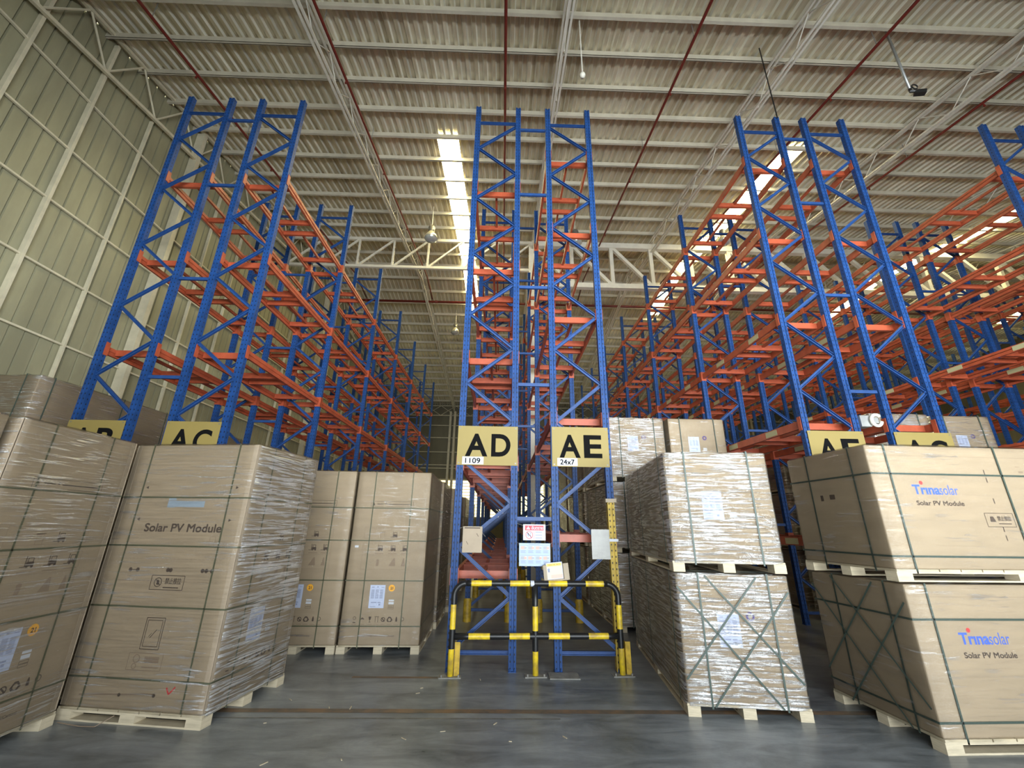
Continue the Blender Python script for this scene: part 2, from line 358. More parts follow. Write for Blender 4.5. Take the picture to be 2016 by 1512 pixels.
# roof sheet with real corrugation; skylight strips replace the sheet where they lie
STRIPS = [(-2.0, -1.4), (7.8, 8.4), (17.6, 18.2), (27.4, 28.0)]
SKY_Y = [(8.7, 20.1)]
PT = 0.2
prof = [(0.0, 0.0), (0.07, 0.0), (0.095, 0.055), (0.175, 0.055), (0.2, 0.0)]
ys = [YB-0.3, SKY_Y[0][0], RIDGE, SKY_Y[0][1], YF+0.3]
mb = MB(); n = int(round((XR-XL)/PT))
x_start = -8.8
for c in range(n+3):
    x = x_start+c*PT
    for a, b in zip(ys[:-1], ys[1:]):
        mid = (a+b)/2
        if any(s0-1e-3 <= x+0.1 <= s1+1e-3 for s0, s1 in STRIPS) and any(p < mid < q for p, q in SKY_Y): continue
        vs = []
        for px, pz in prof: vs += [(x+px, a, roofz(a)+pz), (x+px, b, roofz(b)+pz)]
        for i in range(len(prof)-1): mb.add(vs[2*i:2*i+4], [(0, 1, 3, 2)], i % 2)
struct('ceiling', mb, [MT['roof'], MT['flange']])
k = 0
for s0, s1 in STRIPS:
    for p, q in SKY_Y:
        k += 1; mb = MB()
        cut = [p] + ([RIDGE] if p < RIDGE < q else []) + [q]
        xs = []
        x = s0
        while x < s1-1e-6:
            xs += [(x+px, pz) for px, pz in prof[:-1]]; x += PT
        xs.append((s1, 0.0))
        for a, b in zip(cut[:-1], cut[1:]):
            vs = []
            for px, pz in xs: vs += [(px, a, roofz(a)+pz), (px, b, roofz(b)+pz)]
            mb.add(vs, [(2*i, 2*i+1, 2*i+3, 2*i+2) for i in range(len(xs)-1)])
        struct('window_%d' % k, mb, MT['sky'])

# purlins
PY = [-7, -5.5, -4, -2.5, -1, 0.5, 1.6, 2.4, 3.15, 3.9, 4.65, 5.42, 6.2, 7.02, 7.83, 8.7, 9.58, 10.48, 11.4, 12.35, 13.3, 14.3, 15.4, 16.5] + [17.5+0.97*i for i in range(16)]
PY = [y for y in PY if y > YB]
for y in PY:
    z = roofz(y); mb = MB()
    mb.channel((XL, y, z-0.065), (XR, y, z-0.065), 0.055, 0.13, 0.012, 0, (0, 0, 1)); 
    mb.bar((XL, y, z-0.12), (XR, y, z-0.12), 0.06, 0.02)
    struct('roof_purlin', mb, MT['purlin'])

def truss(x, y0, y1, top, bot, step, r, mat, twin=0.0):
    mb = MB(); n = max(2, int(round((y1-y0)/step))); yy = [y0+(y1-y0)*i/n for i in range(n+1)]
    if y0 < RIDGE < y1: yy = sorted(yy+[RIDGE])
    for a, b in zip(yy[:-1], yy[1:]):
        for dx in ((-twin, twin) if twin else (0,)):
            mb.bar((x+dx, a, roofz(a)-top), (x+dx, b, roofz(b)-top), r*2, r*2)
            mb.bar((x+dx, a, roofz(a)-bot), (x+dx, b, roofz(b)-bot), r*2, r*2)
        m = (a+b)/2
        mb.tube([(x, a, roofz(a)-top), (x, m, roofz(m)-bot)], r*0.6, 6); mb.tube([(x, m, roofz(m)-bot), (x, b, roofz(b)-top)], r*0.6, 6)
    struct('roof_truss', mb, mat)
for x in (-3.9, 1.08, 5.75, 10.3, 15.2, 20.1, 25.0):
    truss(x, YB, YF, 0.19, 0.70, 1.15, 0.021, MT['white'], 0.045)
truss(-8.42, YB, YF, 0.06, 1.0, 1.25, 0.035, MT['cream'])

# cross girders on the column line
def girder(x0, x1, y, zt, zb, w, step, flip=False):
    mb = MB(); mb.bar((x0, y, zt), (x1, y, zt), w, w*1.15); mb.bar((x0, y, zb), (x1, y, zb), w, w)
    n = int(round((x1-x0)/step))
    for i in range(n):
        a = x0+(x1-x0)*i/n; b = x0+(x1-x0)*(i+1)/n
        mb.bar((a, y, zb), (a, y, zt), w*0.7, w*0.7)
        if flip: mb.bar((a, y, zt), (b, y, zb), w*0.6, w*0.6)
        else: mb.bar((a, y, zb), (b, y, zt), w*0.6, w*0.6)
    struct('roof_girder', mb, MT['white'])
girder(-8.4, 1.0, 13.75, 12.3, 11.05, 0.10, 1.35)
girder(1.0, 26.0, 13.75, 12.25, 10.42, 0.20, 1.55, True)
mb = MB(); mb.b2((0.89, 13.66, 0), (1.09, 13.84, 12.3)); struct('steel_column', mb, MT['white'])

# left wall: ribbed cladding, girts, posts
mb = MB(); y = YB
while y < YF:
    for (a, xa), (b, xb) in (((0, 0.03), (0.215, 0.03)), ((0.215, 0.03), (0.225, -0.02)), ((0.225, -0.02), (0.24, -0.02)), ((0.24, -0.02), (0.25, 0.03))):
        mb.add([(XL+xa, y+a, 0), (XL+xb, y+b, 0), (XL+xb, y+b, roofz(y+b)+0.02), (XL+xa, y+a, roofz(y+a)+0.02)], [(0, 1, 2, 3)])
    y += 0.25
struct('wall_left', mb, MT['wall'])
for z in (1.3, 2.5, 3.7, 4.9, 6.12, 7.36, 8.52, 9.75):
    mb = MB(); mb.bar((-8.54, YB, z), (-8.54, YF, z), 0.045, 0.036); struct('wall_girt', mb, MT['cream'])
y = 5.2; i = 0
ycol = [-2.4, 0.1, 2.6, 5.22, 6.40, 7.6, 8.9, 10.15, 11.4, 12.7, 13.95, 15.2, 16.4, 17.7, 19.0, 20.2, 21.5, 22.8, 24, 25.3, 26.6, 27.9, 29.2, 30.5]
for y in ycol:
    big = y in (0.1, 8.9, 17.7, 26.6); mid = y in (5.22, 6.40)
    w = 0.12 if big else (0.055 if mid else 0.035); d = 0.20 if big else (0.09 if mid else 0.075)
    mb = MB(); mb.b2((-8.57, y-w/2, 0), (-8.57+d, y+w/2, roofz(y)-(0.12 if big or mid else 1.02))); struct('wall_column', mb, MT['cream'])

# far wall with louvred opening, girts, lattice and columns
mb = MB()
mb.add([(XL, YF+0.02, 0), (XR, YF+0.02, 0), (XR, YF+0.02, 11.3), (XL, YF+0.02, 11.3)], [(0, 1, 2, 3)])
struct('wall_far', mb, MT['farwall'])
mb = MB()
for i in range(12):
    z = 2.32+i*0.225; mb.add([(XL, YF-0.07, z), (XR, YF-0.07, z), (XR, YF+0.01, z+0.195), (XL, YF+0.01, z+0.195)], [(0, 1, 2, 3)])
struct('window_9', mb, MT['louvre'])
for z in (5.05, 5.9, 6.15, 7.16, 8.3, 9.3, 10.1):
    mb = MB(); mb.bar((XL, YF-0.12, z), (XR, YF-0.12, z), 0.06, 0.06); struct('wall_girt', mb, MT['cream'])
for x in (-8.3, -4.0, 1.1, 5.8, 10.3, 15.2, 20.1, 25):
    mb = MB(); mb.b2((x-0.26, YF-0.45, 0), (x-0.09, YF-0.15, 10.4)); mb.b2((x+0.09, YF-0.45, 0), (x+0.26, YF-0.15, 10.4)); struct('wall_column', mb, MT['cream'])
mb = MB(); mb.bar((XL, YF-0.25, 10.9), (XR, YF-0.25, 10.9), 0.06, 0.06); mb.bar((XL, YF-0.25, 10.1), (XR, YF-0.25, 10.1), 0.06, 0.06)
x = XL
while x < XR-1:
    mb.bar((x, YF-0.25, 10.1), (x+1.2, YF-0.25, 10.9), 0.035, 0.035); mb.bar((x, YF-0.25, 10.9), (x+1.2, YF-0.25, 10.1), 0.035, 0.035); x += 1.2
struct('roof_girder', mb, MT['cream'])
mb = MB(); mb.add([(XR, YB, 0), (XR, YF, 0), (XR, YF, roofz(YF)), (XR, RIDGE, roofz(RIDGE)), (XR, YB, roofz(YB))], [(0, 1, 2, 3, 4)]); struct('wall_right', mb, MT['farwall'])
mb = MB(); h = roofz(YB)
for q in (((XL, 0), (DOOR[0], h)), ((DOOR[1], 0), (XR, h)), ((DOOR[0], DOOR[2]), (DOOR[1], h))):
    (a, b), (c, d) = q; mb.add([(a, YB, b), (c, YB, b), (c, YB, d), (a, YB, d)], [(0, 1, 2, 3)])
struct('wall_rear', mb, MT['wall'])

# ------------------------------------------------------------------ sprinkler pipes, lamps
def pipe(x, y0, y1, off, label):
    yy = [y0] + [v for v in (4, 8, 12, RIDGE) if y0 < v < y1] + [y1]
    t = thing('sprinkler_pipe', label, 'pipe', (x, y0, roofz(y0)-off))
    mb = MB(); mb.tube([(0, v-y0, roofz(v)-roofz(y0)) for v in yy], 0.032, 8); put('pipe_run', mb.mesh('pipe_run', MT['redpipe'], True), t)
    v = y0+1.5
    while v < y1:
        mb = MB(); dz = roofz(v)-roofz(y0)
        mb.tube([(0, v-y0, dz), (0, v-y0, dz+off+0.01)], 0.008, 5)
        put('hanger_rod', mb.mesh('hanger_rod', MT['galv']), t)
        mb = MB(); mb.tube([(0, v+1.2-y0, dz+(roofz(v+1.2)-roofz(v))-0.02), (0, v+1.2-y0, dz+(roofz(v+1.2)-roofz(v))-0.11)], [0.012, 0.022], 6)
        put('sprinkler_head', mb.mesh('sprinkler_head', MT['redpipe']), t)
        v += 3.0
PIPES = [(-6.95, 'red sprinkler pipe on the roof closest to the left wall'), (-3.66, 'dark red sprinkler pipe running along the left roof truss'),
         (-0.1, 'red sprinkler pipe straight above the AD rack'), (3.65, 'red sprinkler pipe above the aisle between the AE and AF racks'),
         (7.35, 'red sprinkler pipe above the aisle right of the AG rack'), (10.95, 'red sprinkler pipe at the right edge of the roof')]
for x, l in PIPES: pipe(x, -2.0, 18.5, 0.5, l)
t = thing('sprinkler_main', 'horizontal red water main crossing the whole hall under the ridge', 'pipe', (-8.0, 18.55, 12.33))
mb = MB(); mb.tube([(0, 0, 0), (36, 0, 0)], 0.06, 10); put('pipe_run', mb.mesh('pipe_run', MT['redpipe'], True), t)
for x in (1.05, 4.55, 7.9, 11.65, 15.35, 18.95, 23, 27):
    mb = MB(); mb.tube([(x, 0, 0), (x, 0, roofz(18.55)-12.33)], 0.01, 5); put('hanger_rod', mb.mesh('hanger_rod', MT['galv']), t)
    mb = MB(); mb.tube([(x-0.06, 0, 0), (x+0.06, 0, 0)], 0.075, 10); put('pipe_coupling', mb.mesh('pipe_coupling', MT['redpipe']), t)

def lathe(prof, n=20):
    mb = MB(); vs = []
    for r, z in prof: vs += [(r*math.cos(k*2*PI/n), r*math.sin(k*2*PI/n), z) for k in range(n)]
    mb.add(vs, [(i*n+k, i*n+(k+1) % n, (i+1)*n+(k+1) % n, (i+1)*n+k) for i in range(len(prof)-1) for k in range(n)]); return mb
def highbay(x, y, z, label):
    t = thing('high_bay_lamp', label, 'lamp', (x, y, z), group='high bay lamps')
    h = roofz(y)-z
    mb = MB(); mb.tube([(0, 0, 0.42), (0, 0, h-0.03)], 0.012, 6); put('suspension_rod', mb.mesh('suspension_rod', MT['white']), t)
    put('ballast_box', lathe([(0.0, 0.45), (0.10, 0.44), (0.12, 0.38), (0.09, 0.30), (0.11, 0.28), (0.07, 0.22), (0.0, 0.21)], 14).mesh('ballast_box', MT['lampgrey'], True), t)
    put('reflector', lathe([(0.07, 0.24), (0.10, 0.20), (0.19, 0.06), (0.23, -0.06), (0.22, -0.06), (0.18, 0.05), (0.08, 0.18)]).mesh('reflector', MT['reflector'], True), t)
    put('lamp_lens', lathe([(0.22, -0.05), (0.19, -0.12), (0.11, -0.17), (0.0, -0.19)]).mesh('lamp_lens', MT['lens'], True), t)
highbay(-2.6, 12.0, 11.1, 'larger of the two unlit high bay lamps left of the AD rack')
highbay(-2.6, 20.0, 11.4, 'small distant high bay lamp on a long rod left of the AD rack')
highbay(2.4, 12.0, 11.1, 'unlit high bay lamp seen through the top of the AE rack')
highbay(7.65, 12.0, 11.3, 'unlit high bay lamp in front of the right skylight strip')
t = thing('motion_sensor', 'white rod with a small round white sensor hanging from the roof near the AE rack', 'sensor', (1.37, 5.5, 9.77))
mb = MB(); mb.tube([(0, 0, 0), (0, 0, roofz(5.5)-9.77)], 0.014, 6); put('drop_rod', mb.mesh('drop_rod', MT['white']), t)
put('sensor_ball', lathe([(0, -0.06), (0.04, -0.05), (0.058, 0), (0.04, 0.045), (0, 0.06)], 14).mesh('sensor_ball', MT['white'], True), t)
t = thing('security_camera', 'black surveillance camera at the end of a grey drop pole, upper right roof', 'camera', (7.66, 5.5, 9.66))
mb = MB(); mb.tube([(0, 0, 0.03), (0, 0, roofz(5.5)-9.66-0.03)], 0.024, 8); put('drop_pole', mb.mesh('drop_pole', MT['galv'], True), t)
mb = MB(); mb.tube([(0.0, 0, 0.05), (-0.03, -0.02, -0.03), (0.07, -0.05, -0.06)], 0.03, 8); put('camera_bracket', mb.mesh('camera_bracket', MT['black']), t)
mb = MB(); mb.bar((0.03, -0.02, -0.07), (0.18, -0.08, -0.12), 0.085, 0.08); put('camera_body', mb.mesh('camera_body', MT['black']), t)
mb = MB(); mb.tube([(0.06+0.055*math.cos(a*PI/8), -0.04, 0.07+0.055*math.sin(a*PI/8)) for a in range(15)], 0.012, 6); put('cable_loop', mb.mesh('cable_loop', MT['black']), t)

t = thing('drop_cable', 'thin black cable dropping from the roof to the top of the AF rack', 'cable', (5.33, 5.96, 9.45))
mb = MB(); mb.tube([(0, 0, 0), (0, 0, roofz(5.96)-9.48)], 0.012, 6); put('cable_run', mb.mesh('cable_run', MT['black']), t)
t = thing('hanging_wire', 'short black wire loop hooked over the girt of the left wall', 'wire', (-8.44, 4.95, 6.15))
mb = MB(); mb.tube([(0.02, -0.35, -0.05), (0.03, -0.1, 0.05), (0.03, 0.1, 0.04), (0.03, 0.2, -0.04), (0.02, 0.2, -0.16)], 0.014, 6); put('wire_run', mb.mesh('wire_run', MT['black'], True), t)

# ------------------------------------------------------------------ pallet racks
Y0, ZT, BAY, NB, RW = 6.015, 9.49, 2.794, 6, 0.775
def upright(mat, z0, z1):
    mb = MB(); w, d, tk = 0.095, 0.085, 0.012
    # omega section: flanges, webs and a recessed front
    pr = [(-w/2, d/2), (-w/2, -d/2), (-0.016, -d/2), (-0.012, -d/2+0.012), (0.012, -d/2+0.012), (0.016, -d/2), (w/2, -d/2), (w/2, d/2), (w/2-tk, d/2), (w/2-tk, -d/2+0.02), (-w/2+tk, -d/2+0.02), (-w/2+tk, d/2)]
    n = len(pr); vs = [(x, y, z) for z in (z0, z1) for x, y in pr]
    mb.add(vs, [(i, (i+1) % n, n+(i+1) % n, n+i) for i in range(n)])
    for b, f in ((0, 1), (n, -1)):
        q = [(b+0, b+1, b+10, b+11), (b+1, b+2, b+3, b+10), (b+3, b+4, b+9, b+10), (b+4, b+5, b+6, b+9), (b+6, b+7, b+8, b+9)]
        mb.add(vs, [t if f < 0 else t[::-1] for t in [tuple(i for i in k) for k in q]])
    return mb.mesh('upright_post', mat)
ME_POST = upright(MT['bluepost'], 0.0, ZT)
LN = [9.03-1.172*k for k in range(8)]; RN = [8.455-1.172*k for k in range(8)]
def brace_mesh(p, q): 
    mb = MB(); mb.channel(p, q, 0.048, 0.036, 0.008, 0, (0, 1, 0)); return mb.mesh('brace', MT['blue'])
h = RW/2-0.03
ME_BR = {1: [], -1: []}
for sg in (1, -1):
    for k in range(8):
        ME_BR[sg].append(brace_mesh((-h*sg, 0, LN[k]), (h*sg, 0, RN[k])))
        if k < 7: ME_BR[sg].append(brace_mesh((h*sg, 0, RN[k]), (-h*sg, 0, LN[k+1])))
ME_TIE = brace_mesh((-h, 0, 0), (h, 0, 0))
mb = MB()
for sg in (1,):
    pass
def all_braces(sg):
    mb = MB()
    for k in range(8):
        mb.channel((-h*sg, 0, LN[k]), (h*sg, 0, RN[k]), 0.048, 0.036, 0.008, 0, (0, 1, 0))
        if k < 7: mb.channel((h*sg, 0, RN[k]), (-h*sg, 0, LN[k+1]), 0.048, 0.036, 0.008, 0, (0, 1, 0))
    return mb.mesh('brace', MT['blue'])
ME_BRALL = {1: all_braces(1), -1: all_braces(-1)}
mb = MB(); mb.b2((-0.025, 0.045, -0.06), (0.025, BAY-0.045, 0.0)); mb.b2((-0.025, 0.045, -0.12), (0.012, BAY-0.045, -0.05))
for y in (0.047, BAY-0.047): mb.b2((-0.052, y-0.004, -0.16), (0.052, y+0.004, 0.05)); 
mb.b2((0.049, -0.02, -0.16), (0.057, 0.05, 0.05)); mb.b2((-0.057, -0.02, -0.16), (-0.049, 0.05, 0.05))
mb.b2((0.049, BAY-0.05, -0.16), (0.057, BAY+0.02, 0.05)); mb.b2((-0.057, BAY-0.05, -0.16), (-0.049, BAY+0.02, 0.05))
ME_BEAM = mb.mesh('beam', MT['orange'])
def support_mesh(L):
    mb = MB(); w = RW/2-0.028
    for y in (0.0, L): mb.b2((-w, y-0.025, -0.10), (w, y+0.025, 0.0))
    mb.b2((-0.02, 0.025, -0.05), (0.02, L-0.025, -0.005))
    return mb.mesh('pallet_support', MT['orange'])
ME_SUP = support_mesh(0.93)
def spacer_mesh(gap):
    mb = MB(); mb.bar((RW/2+0.048, 0, 0), (RW/2+gap-0.052, 0, 0), 0.035, 0.05); return mb.mesh('row_spacer', MT['blue'])
mb = MB(); mb.b2((-0.05, -0.06, 0), (0.05, 0.06, 0.008))
for x, y in ((-0.03, -0.05), (0.03, -0.05)): mb.tube([(x, y, 0.006), (x, y, 0.04)], 0.008, 6)
ME_FOOT = mb.mesh('base_plate', MT['blue'])
gd = lathe([(0.075, 0.0), (0.075, 0.36), (0.06, 0.40)], 14); ME_GUARD = gd.mesh('post_guard', MT['guardyellow'], True)
mb = MB(); mb.b2((0, -0.15, -0.045), (0.003, 0.15, 0.045)); ME_LAB = mb.mesh('level_label', MT['beamlabel'])

LOW = (1.12, 2.60, 4.25, 5.93, 7.62); HIGH = (1.60, 3.28, 5.03, 6.74, 8.40)
RACKS = [
 ('AB', -5.764, LOW, -1, True, 'blue and orange pallet rack with the AB sign, nearest the left wall'),
 ('AC', -4.402, LOW, 1, False, 'blue and orange pallet rack with the AC sign, left of the tall brown cartons'),
 ('AD', -0.2055, LOW, -1, True, 'blue and orange pallet rack with the AD sign, centre of the photo'),
 ('AE', 1.1435, HIGH, 1, False, 'blue and orange pallet rack with the AE sign and a yellow lower post'),
 ('AF', 4.934, HIGH, -1, True, 'blue and orange pallet rack with the AF sign, behind the printed white cartons'),
 ('AG', 6.2525, HIGH, 1, False, 'blue and orange pallet rack with the AG sign'),
 ('AH', 9.95, HIGH, -1, True, 'pallet rack cut by the right photo edge, first one right of the AG rack'),
 ('AI', 11.27, HIGH, 1, False, 'pallet rack back to back with the one cut by the right photo edge'),
 ('AJ', 15.15, HIGH, -1, True, 'blue and orange pallet rack, fourth counting from the AF rack to the right'),
 ('AK', 16.47, HIGH, 1, False, 'blue and orange pallet rack, second from the far right end'),
 ('AL', 20.35, HIGH, -1, False, 'blue and orange pallet rack furthest right in the hall, deep in the background'),
]
RACKS[8] = RACKS[8][:5] + ('blue and orange pallet rack, third from the far right end',)
for code, X, LV, sg, spacer, lab in RACKS:
    root = thing('pallet_rack', lab, 'pallet rack', (X, Y0, 0), group='blue and orange pallet racks')
    nxt = [q[1] for q in RACKS if q[1] > X]
    msp = spacer_mesh(nxt[0]-X-RW) if spacer and nxt else None
    for f in range(NB+1):
        y = f*BAY
        for s in (-1, 1):
            if code == 'AE' and f == 0 and s == 1:
                put('upright_post', upright(MT['bluepost'], 2.06, ZT), root, (s*RW/2, y, 0))
                put('upright_post', upright(MT['yelpost'], 0.0, 2.06), root, (s*RW/2, y, 0), label='dirty yellow lower length of post')
                mb = MB(); mb.b2((-0.075, -0.06, 2.03), (0.075, 0.06, 2.08)); put('post_splice', mb.mesh('post_splice', MT['cream2']), root, (s*RW/2, y, 0))
            else:
                put('upright_post', ME_POST, root, (s*RW/2, y, 0))
            put('base_plate', ME_FOOT, root, (s*RW/2, y, 0))
            if f > 0 and code in ('AD', 'AE'): put('post_guard', ME_GUARD, root, (s*RW/2, y, 0), label='yellow post protector')
        if f < NB:
            for k, me in enumerate(ME_BR[sg]): put('brace', me, root, (0, y, 0))
        else: put('brace', ME_BRALL[sg], root, (0, y, 0), kind='stuff')
        for z in (9.1, 0.2): put('cross_tie', ME_TIE, root, (0, y, z))
        if spacer:
            for z in (8.95, 7.39, 5.46, 3.75, 1.8): put('row_spacer', msp, root, (0, y, z))
    for b in range(NB):
        for z in LV:
            for s in (-1, 1):
                bm_ = put('beam', ME_BEAM, root, (s*RW/2, b*BAY, z), rz=0)
                if s == -1 and X > 4 and z < 6 and b < 3 and X < 12:
                    l1 = put('level_label', ME_LAB, bm_, (-0.029, 0.75, -0.06), label='pale yellow location label')
                    l2 = put('level_label', ME_LAB, bm_, (-0.029, 1.95, -0.06), label='pale yellow location label')
            put('pallet_support', ME_SUP, root, (0, b*BAY+0.22, z))
            if not (code == 'AE' and b == 2): put('pallet_support', ME_SUP, root, (0, b*BAY+1.49, z))

# ------------------------------------------------------------------ rack signs
def rack_sign(code, x0, x1, z0, z1, label, small=None):
    w, hh = x1-x0, z1-z0
    t = thing('rack_sign', label, 'sign', (x0, 5.955, z0), group='yellow rack letter signs')
    mb = MB(); mb.b2((0, 0, 0), (w, 0.006, hh)); put('sign_plate', mb.mesh('sign_plate', MT['yellow']), t)
    f = Face2D((0, 0, 0), (1, 0, 0), (0, -1, 0))
    f.text('a', code[0], w*0.13, hh*0.22, w*0.50, hh*0.80, 0.028); f.text('b', code[1], w*0.56, hh*0.22, w*0.88, hh*0.80, 0.028)
    f.flush('a', 'sign_letter', MT['letter'], t); f.flush('b', 'sign_letter', MT['letter'], t)
    for u, v in ((0.03, 0.03), (w-0.03, 0.03), (0.03, hh-0.03), (w-0.03, hh-0.03)):
        g = Face2D((0, 0, 0), (1, 0, 0), (0, -1, 0)); g.disc('d', u, v, 0.011, 10); g.flush('d', 'bolt', MT['lampgrey'], t)
    if small:
        mb = MB(); mb.b2((w*0.09, -0.002, hh*0.02), (w*0.44, 0, hh*0.21)); sk = put('number_sticker', mb.mesh('number_sticker', MT['paper']), t, label='white sticker printed '+small)
        f.text('n', small, w*0.14, hh*0.05, w*0.385, hh*0.175, -0.0016, 0.0034); f.flush('n', 'sticker_number', MT['letter'], sk)
rack_sign('AB', -6.193, -5.40, 2.50, 3.06, 'yellow AB sign half hidden behind the wrapped leftmost cartons')
rack_sign('AC', -4.812, -4.045, 2.50, 3.065, 'yellow AC sign cut off by the tall carton printed Solar PV Module')
rack_sign('AD', -0.64, 0.226, 2.512, 3.077, 'yellow sign lettered AD with a white 1109 sticker', '1109')
rack_sign('AE', 0.721, 1.545, 2.512, 3.088, 'yellow sign lettered AE with a white 24x7 sticker', '24x7')
rack_sign('AF', 4.529, 5.373, 2.53, 3.105, 'yellow AF sign half hidden by the printed cartons on the right')
rack_sign('AG', 5.844, 6.716, 2.53, 3.107, 'yellow AG sign, rightmost letter sign, only its top showing')

# ------------------------------------------------------------------ things hung on the AD and AE racks
def board(name, label, cat, x0, x1, z0, z1, y, mat, th=0.006, pname='backing'):
    t = thing(name, label, cat, (x0, y, z0)); mb = MB(); mb.b2((0, 0, 0), (x1-x0, th, z1-z0)); put(pname, mb.mesh(pname, mat), t); return t
t = board('document_holder', 'aged cream document holder with paper tied to the left AD post', 'document holder', -0.50, -0.24, 1.362, 1.69, 5.93, MT['cream2'], 0.012)
f = Face2D((0, 0, 0), (1, 0, 0), (0, -1, 0)); f.rect('p', 0.015, 0.012, 0.245, 0.30); f.flush('p', 'paper_sheet', MT['paperboard'], t)
mb = MB(); mb.tube([(0.0, 0.01, 0.32), (-0.05, 0.035, 0.30)], 0.004, 5); mb.tube([(0.26, 0.01, 0.25), (0.30, 0.07, 0.2)], 0.004, 5); put('wire_tie', mb.mesh('wire_tie', MT['galv']), t)
f = Face2D((0, 0, 0), (1, 0, 0), (0, -1, 0)); f.line('s', (0.05, 0.14), (0.075, 0.10), 0.006, 0.003); f.line('s', (0.185, 0.24), (0.21, 0.20), 0.006, 0.003); f.rect('s', 0.02, 0.302, 0.23, 0.315, 0.003); f.flush('s', 'pen_mark', MT['ink'], t)

def ties(t, w, hh, left, right, zz):
    for a, b in ((0, left), (w, right)):
        mb = MB(); mb.tube([(a, 0.004, zz), (b, 0.04, zz+0.03)], 0.003, 5); put('wire_tie', mb.mesh('wire_tie', MT['galv']), t)
t = board('danger_sign', 'white danger sign with a red header in Thai between the AD and AE racks', 'sign', 0.309, 0.611, 1.524, 1.727, 5.945, MT['paper'])
ties(t, 0.302, 0.2, 0.225-0.309, 0.71-0.309, 0.185)
f = Face2D((0, 0, 0), (1, 0, 0), (0, -1, 0))
f.rect('h', 0.025, 0.125, 0.277, 0.188); hd = f.flush('h', 'red_header', MT['signred'], t)
f.poly('w', [(0.04, 0.137), (0.098, 0.137), (0.069, 0.18)], 0.0022); f.text('w', 'อันตราย', 0.112, 0.135, 0.268, 0.183, 0.015, 0.0022); f.flush('w', 'header_lettering', MT['paper'], hd)
f.rect('e', 0.0665, 0.149, 0.0715, 0.170, 0.003); f.disc('e', 0.069, 0.143, 0.003, 8, 0.003); f.flush('e', 'warning_mark', MT['signred'], hd)
f.ring('r', 0.083, 0.067, 0.05, 0.007); f.line('r', (0.05, 0.103), (0.117, 0.031), 0.007); f.line('r', (0.145, 0.012), (0.145, 0.118), 0.004); f.flush('r', 'prohibition_ring', MT['signred'], t)
f.disc('m', 0.067, 0.088, 0.009); f.poly('m', [(0.056, 0.08), (0.08, 0.076), (0.075, 0.045), (0.064, 0.045)]); f.line('m', (0.075, 0.07), (0.098, 0.06), 0.008); f.line('m', (0.1, 0.03), (0.1, 0.1), 0.005); f.line('m', (0.088, 0.098), (0.112, 0.086), 0.005)
for v in (0.098, 0.063, 0.026): f.rect('m', 0.165, v, 0.255, v+0.009)
f.flush('m', 'pictogram', MT['greyprint'], t)
t = board('instruction_poster', 'pale blue poster with two rows of four small pictures, under the danger sign', 'poster', 0.256, 0.672, 1.205, 1.488, 5.945, MT['poster'])
ties(t, 0.416, 0.28, 0.225-0.256, 0.71-0.256, 0.27)
f = Face2D((0, 0, 0), (1, 0, 0), (0, -1, 0))
for r in range(2):
    for c in range(4):
        u, v = 0.022+c*0.1, 0.205-r*0.125
        k = 'a' if (r+c) % 2 == 0 else 'b'
        f.rect('w', u-0.003, v-0.003, u+0.083, v+0.043); f.rect(k, u, v, u+0.055, v+0.04, 0.002); f.rect('b' if k == 'a' else 'a', u+0.045, v+0.004, u+0.078, v+0.033, 0.0026)
        for q in range(3): f.rect('t', u, v-0.018-q*0.013, u+0.07-0.01*(q % 2), v-0.012-q*0.013)
f.rect('t', 0.012, 0.253, 0.40, 0.257); f.rect('t', 0.012, 0.130, 0.40, 0.134); f.rect('t', 0.13, 0.264, 0.28, 0.271)
f.flush('w', 'picture_ground', MT['paper'], t); f.flush('a', 'picture', MT['picA'], t); f.flush('b', 'picture', MT['picB'], t); f.flush('t', 'poster_text', MT['greyprint'], t)

t = thing('notice_frame', 'tilted cardboard frame with a yellow notice resting above the guard rail', 'notice', (0.585, 5.90, 1.022)); t.rotation_euler = (0, math.radians(-6), 0)
mb = MB(); mb.b2((0, 0, 0), (0.33, 0.02, 0.20)); put('card_backing', mb.mesh('card_backing', MT['cream2']), t)
mb = MB(); mb.b2((0.262, -0.03, 0.0), (0.33, 0, 0.20)); mb.b2((0.0, -0.02, 0.0), (0.045, 0, 0.20)); mb.b2((0.045, -0.025, 0), (0.262, 0, 0.018)); put('frame_flap', mb.mesh('frame_flap', MT['cream2']), t)
f = Face2D((0, -0.006, 0), (1, 0, 0), (0, -1, 0))
f.rect('w', 0.04, 0.02, 0.255, 0.222, 0.0); f.rect('p', 0.05, 0.03, 0.245, 0.178); f.rect('y', 0.05, 0.178, 0.245, 0.212); f.rect('k', 0.095, 0.03, 0.245, 0.075, 0.002)
f.text('t', 'RACK AD', 0.075, 0.184, 0.225, 0.205, 0.01, 0.0024); f.disc('q', 0.072, 0.14, 0.017, 14, 0.0024); f.rect('q', 0.06, 0.108, 0.086, 0.126, 0.0024)
ns = f.flush('w', 'notice_paper', MT['paper'], t)
f.flush('p', 'pale_panel', MT['noticepale'], ns); f.flush('y', 'yellow_header', MT['noticeyellow'], ns); f.flush('k', 'pink_panel', MT['noticepink'], ns); f.flush('t', 'header_lettering', MT['logored'], ns); f.flush('q', 'picture', MT['greyprint'], ns)
mb = MB(); mb.tube([(0.15, 0.015, 0.12), (0.17, 0.09, 0.13)], 0.005, 5); put('wire_tie', mb.mesh('wire_tie', MT['galv']), t)
t = board('plastic_pouch', 'clear shiny plastic document pouch tied to the yellow AE post', 'pouch', 1.228, 1.472, 1.30, 1.674, 5.93, MT['vinyl'], 0.012, 'pouch_body')
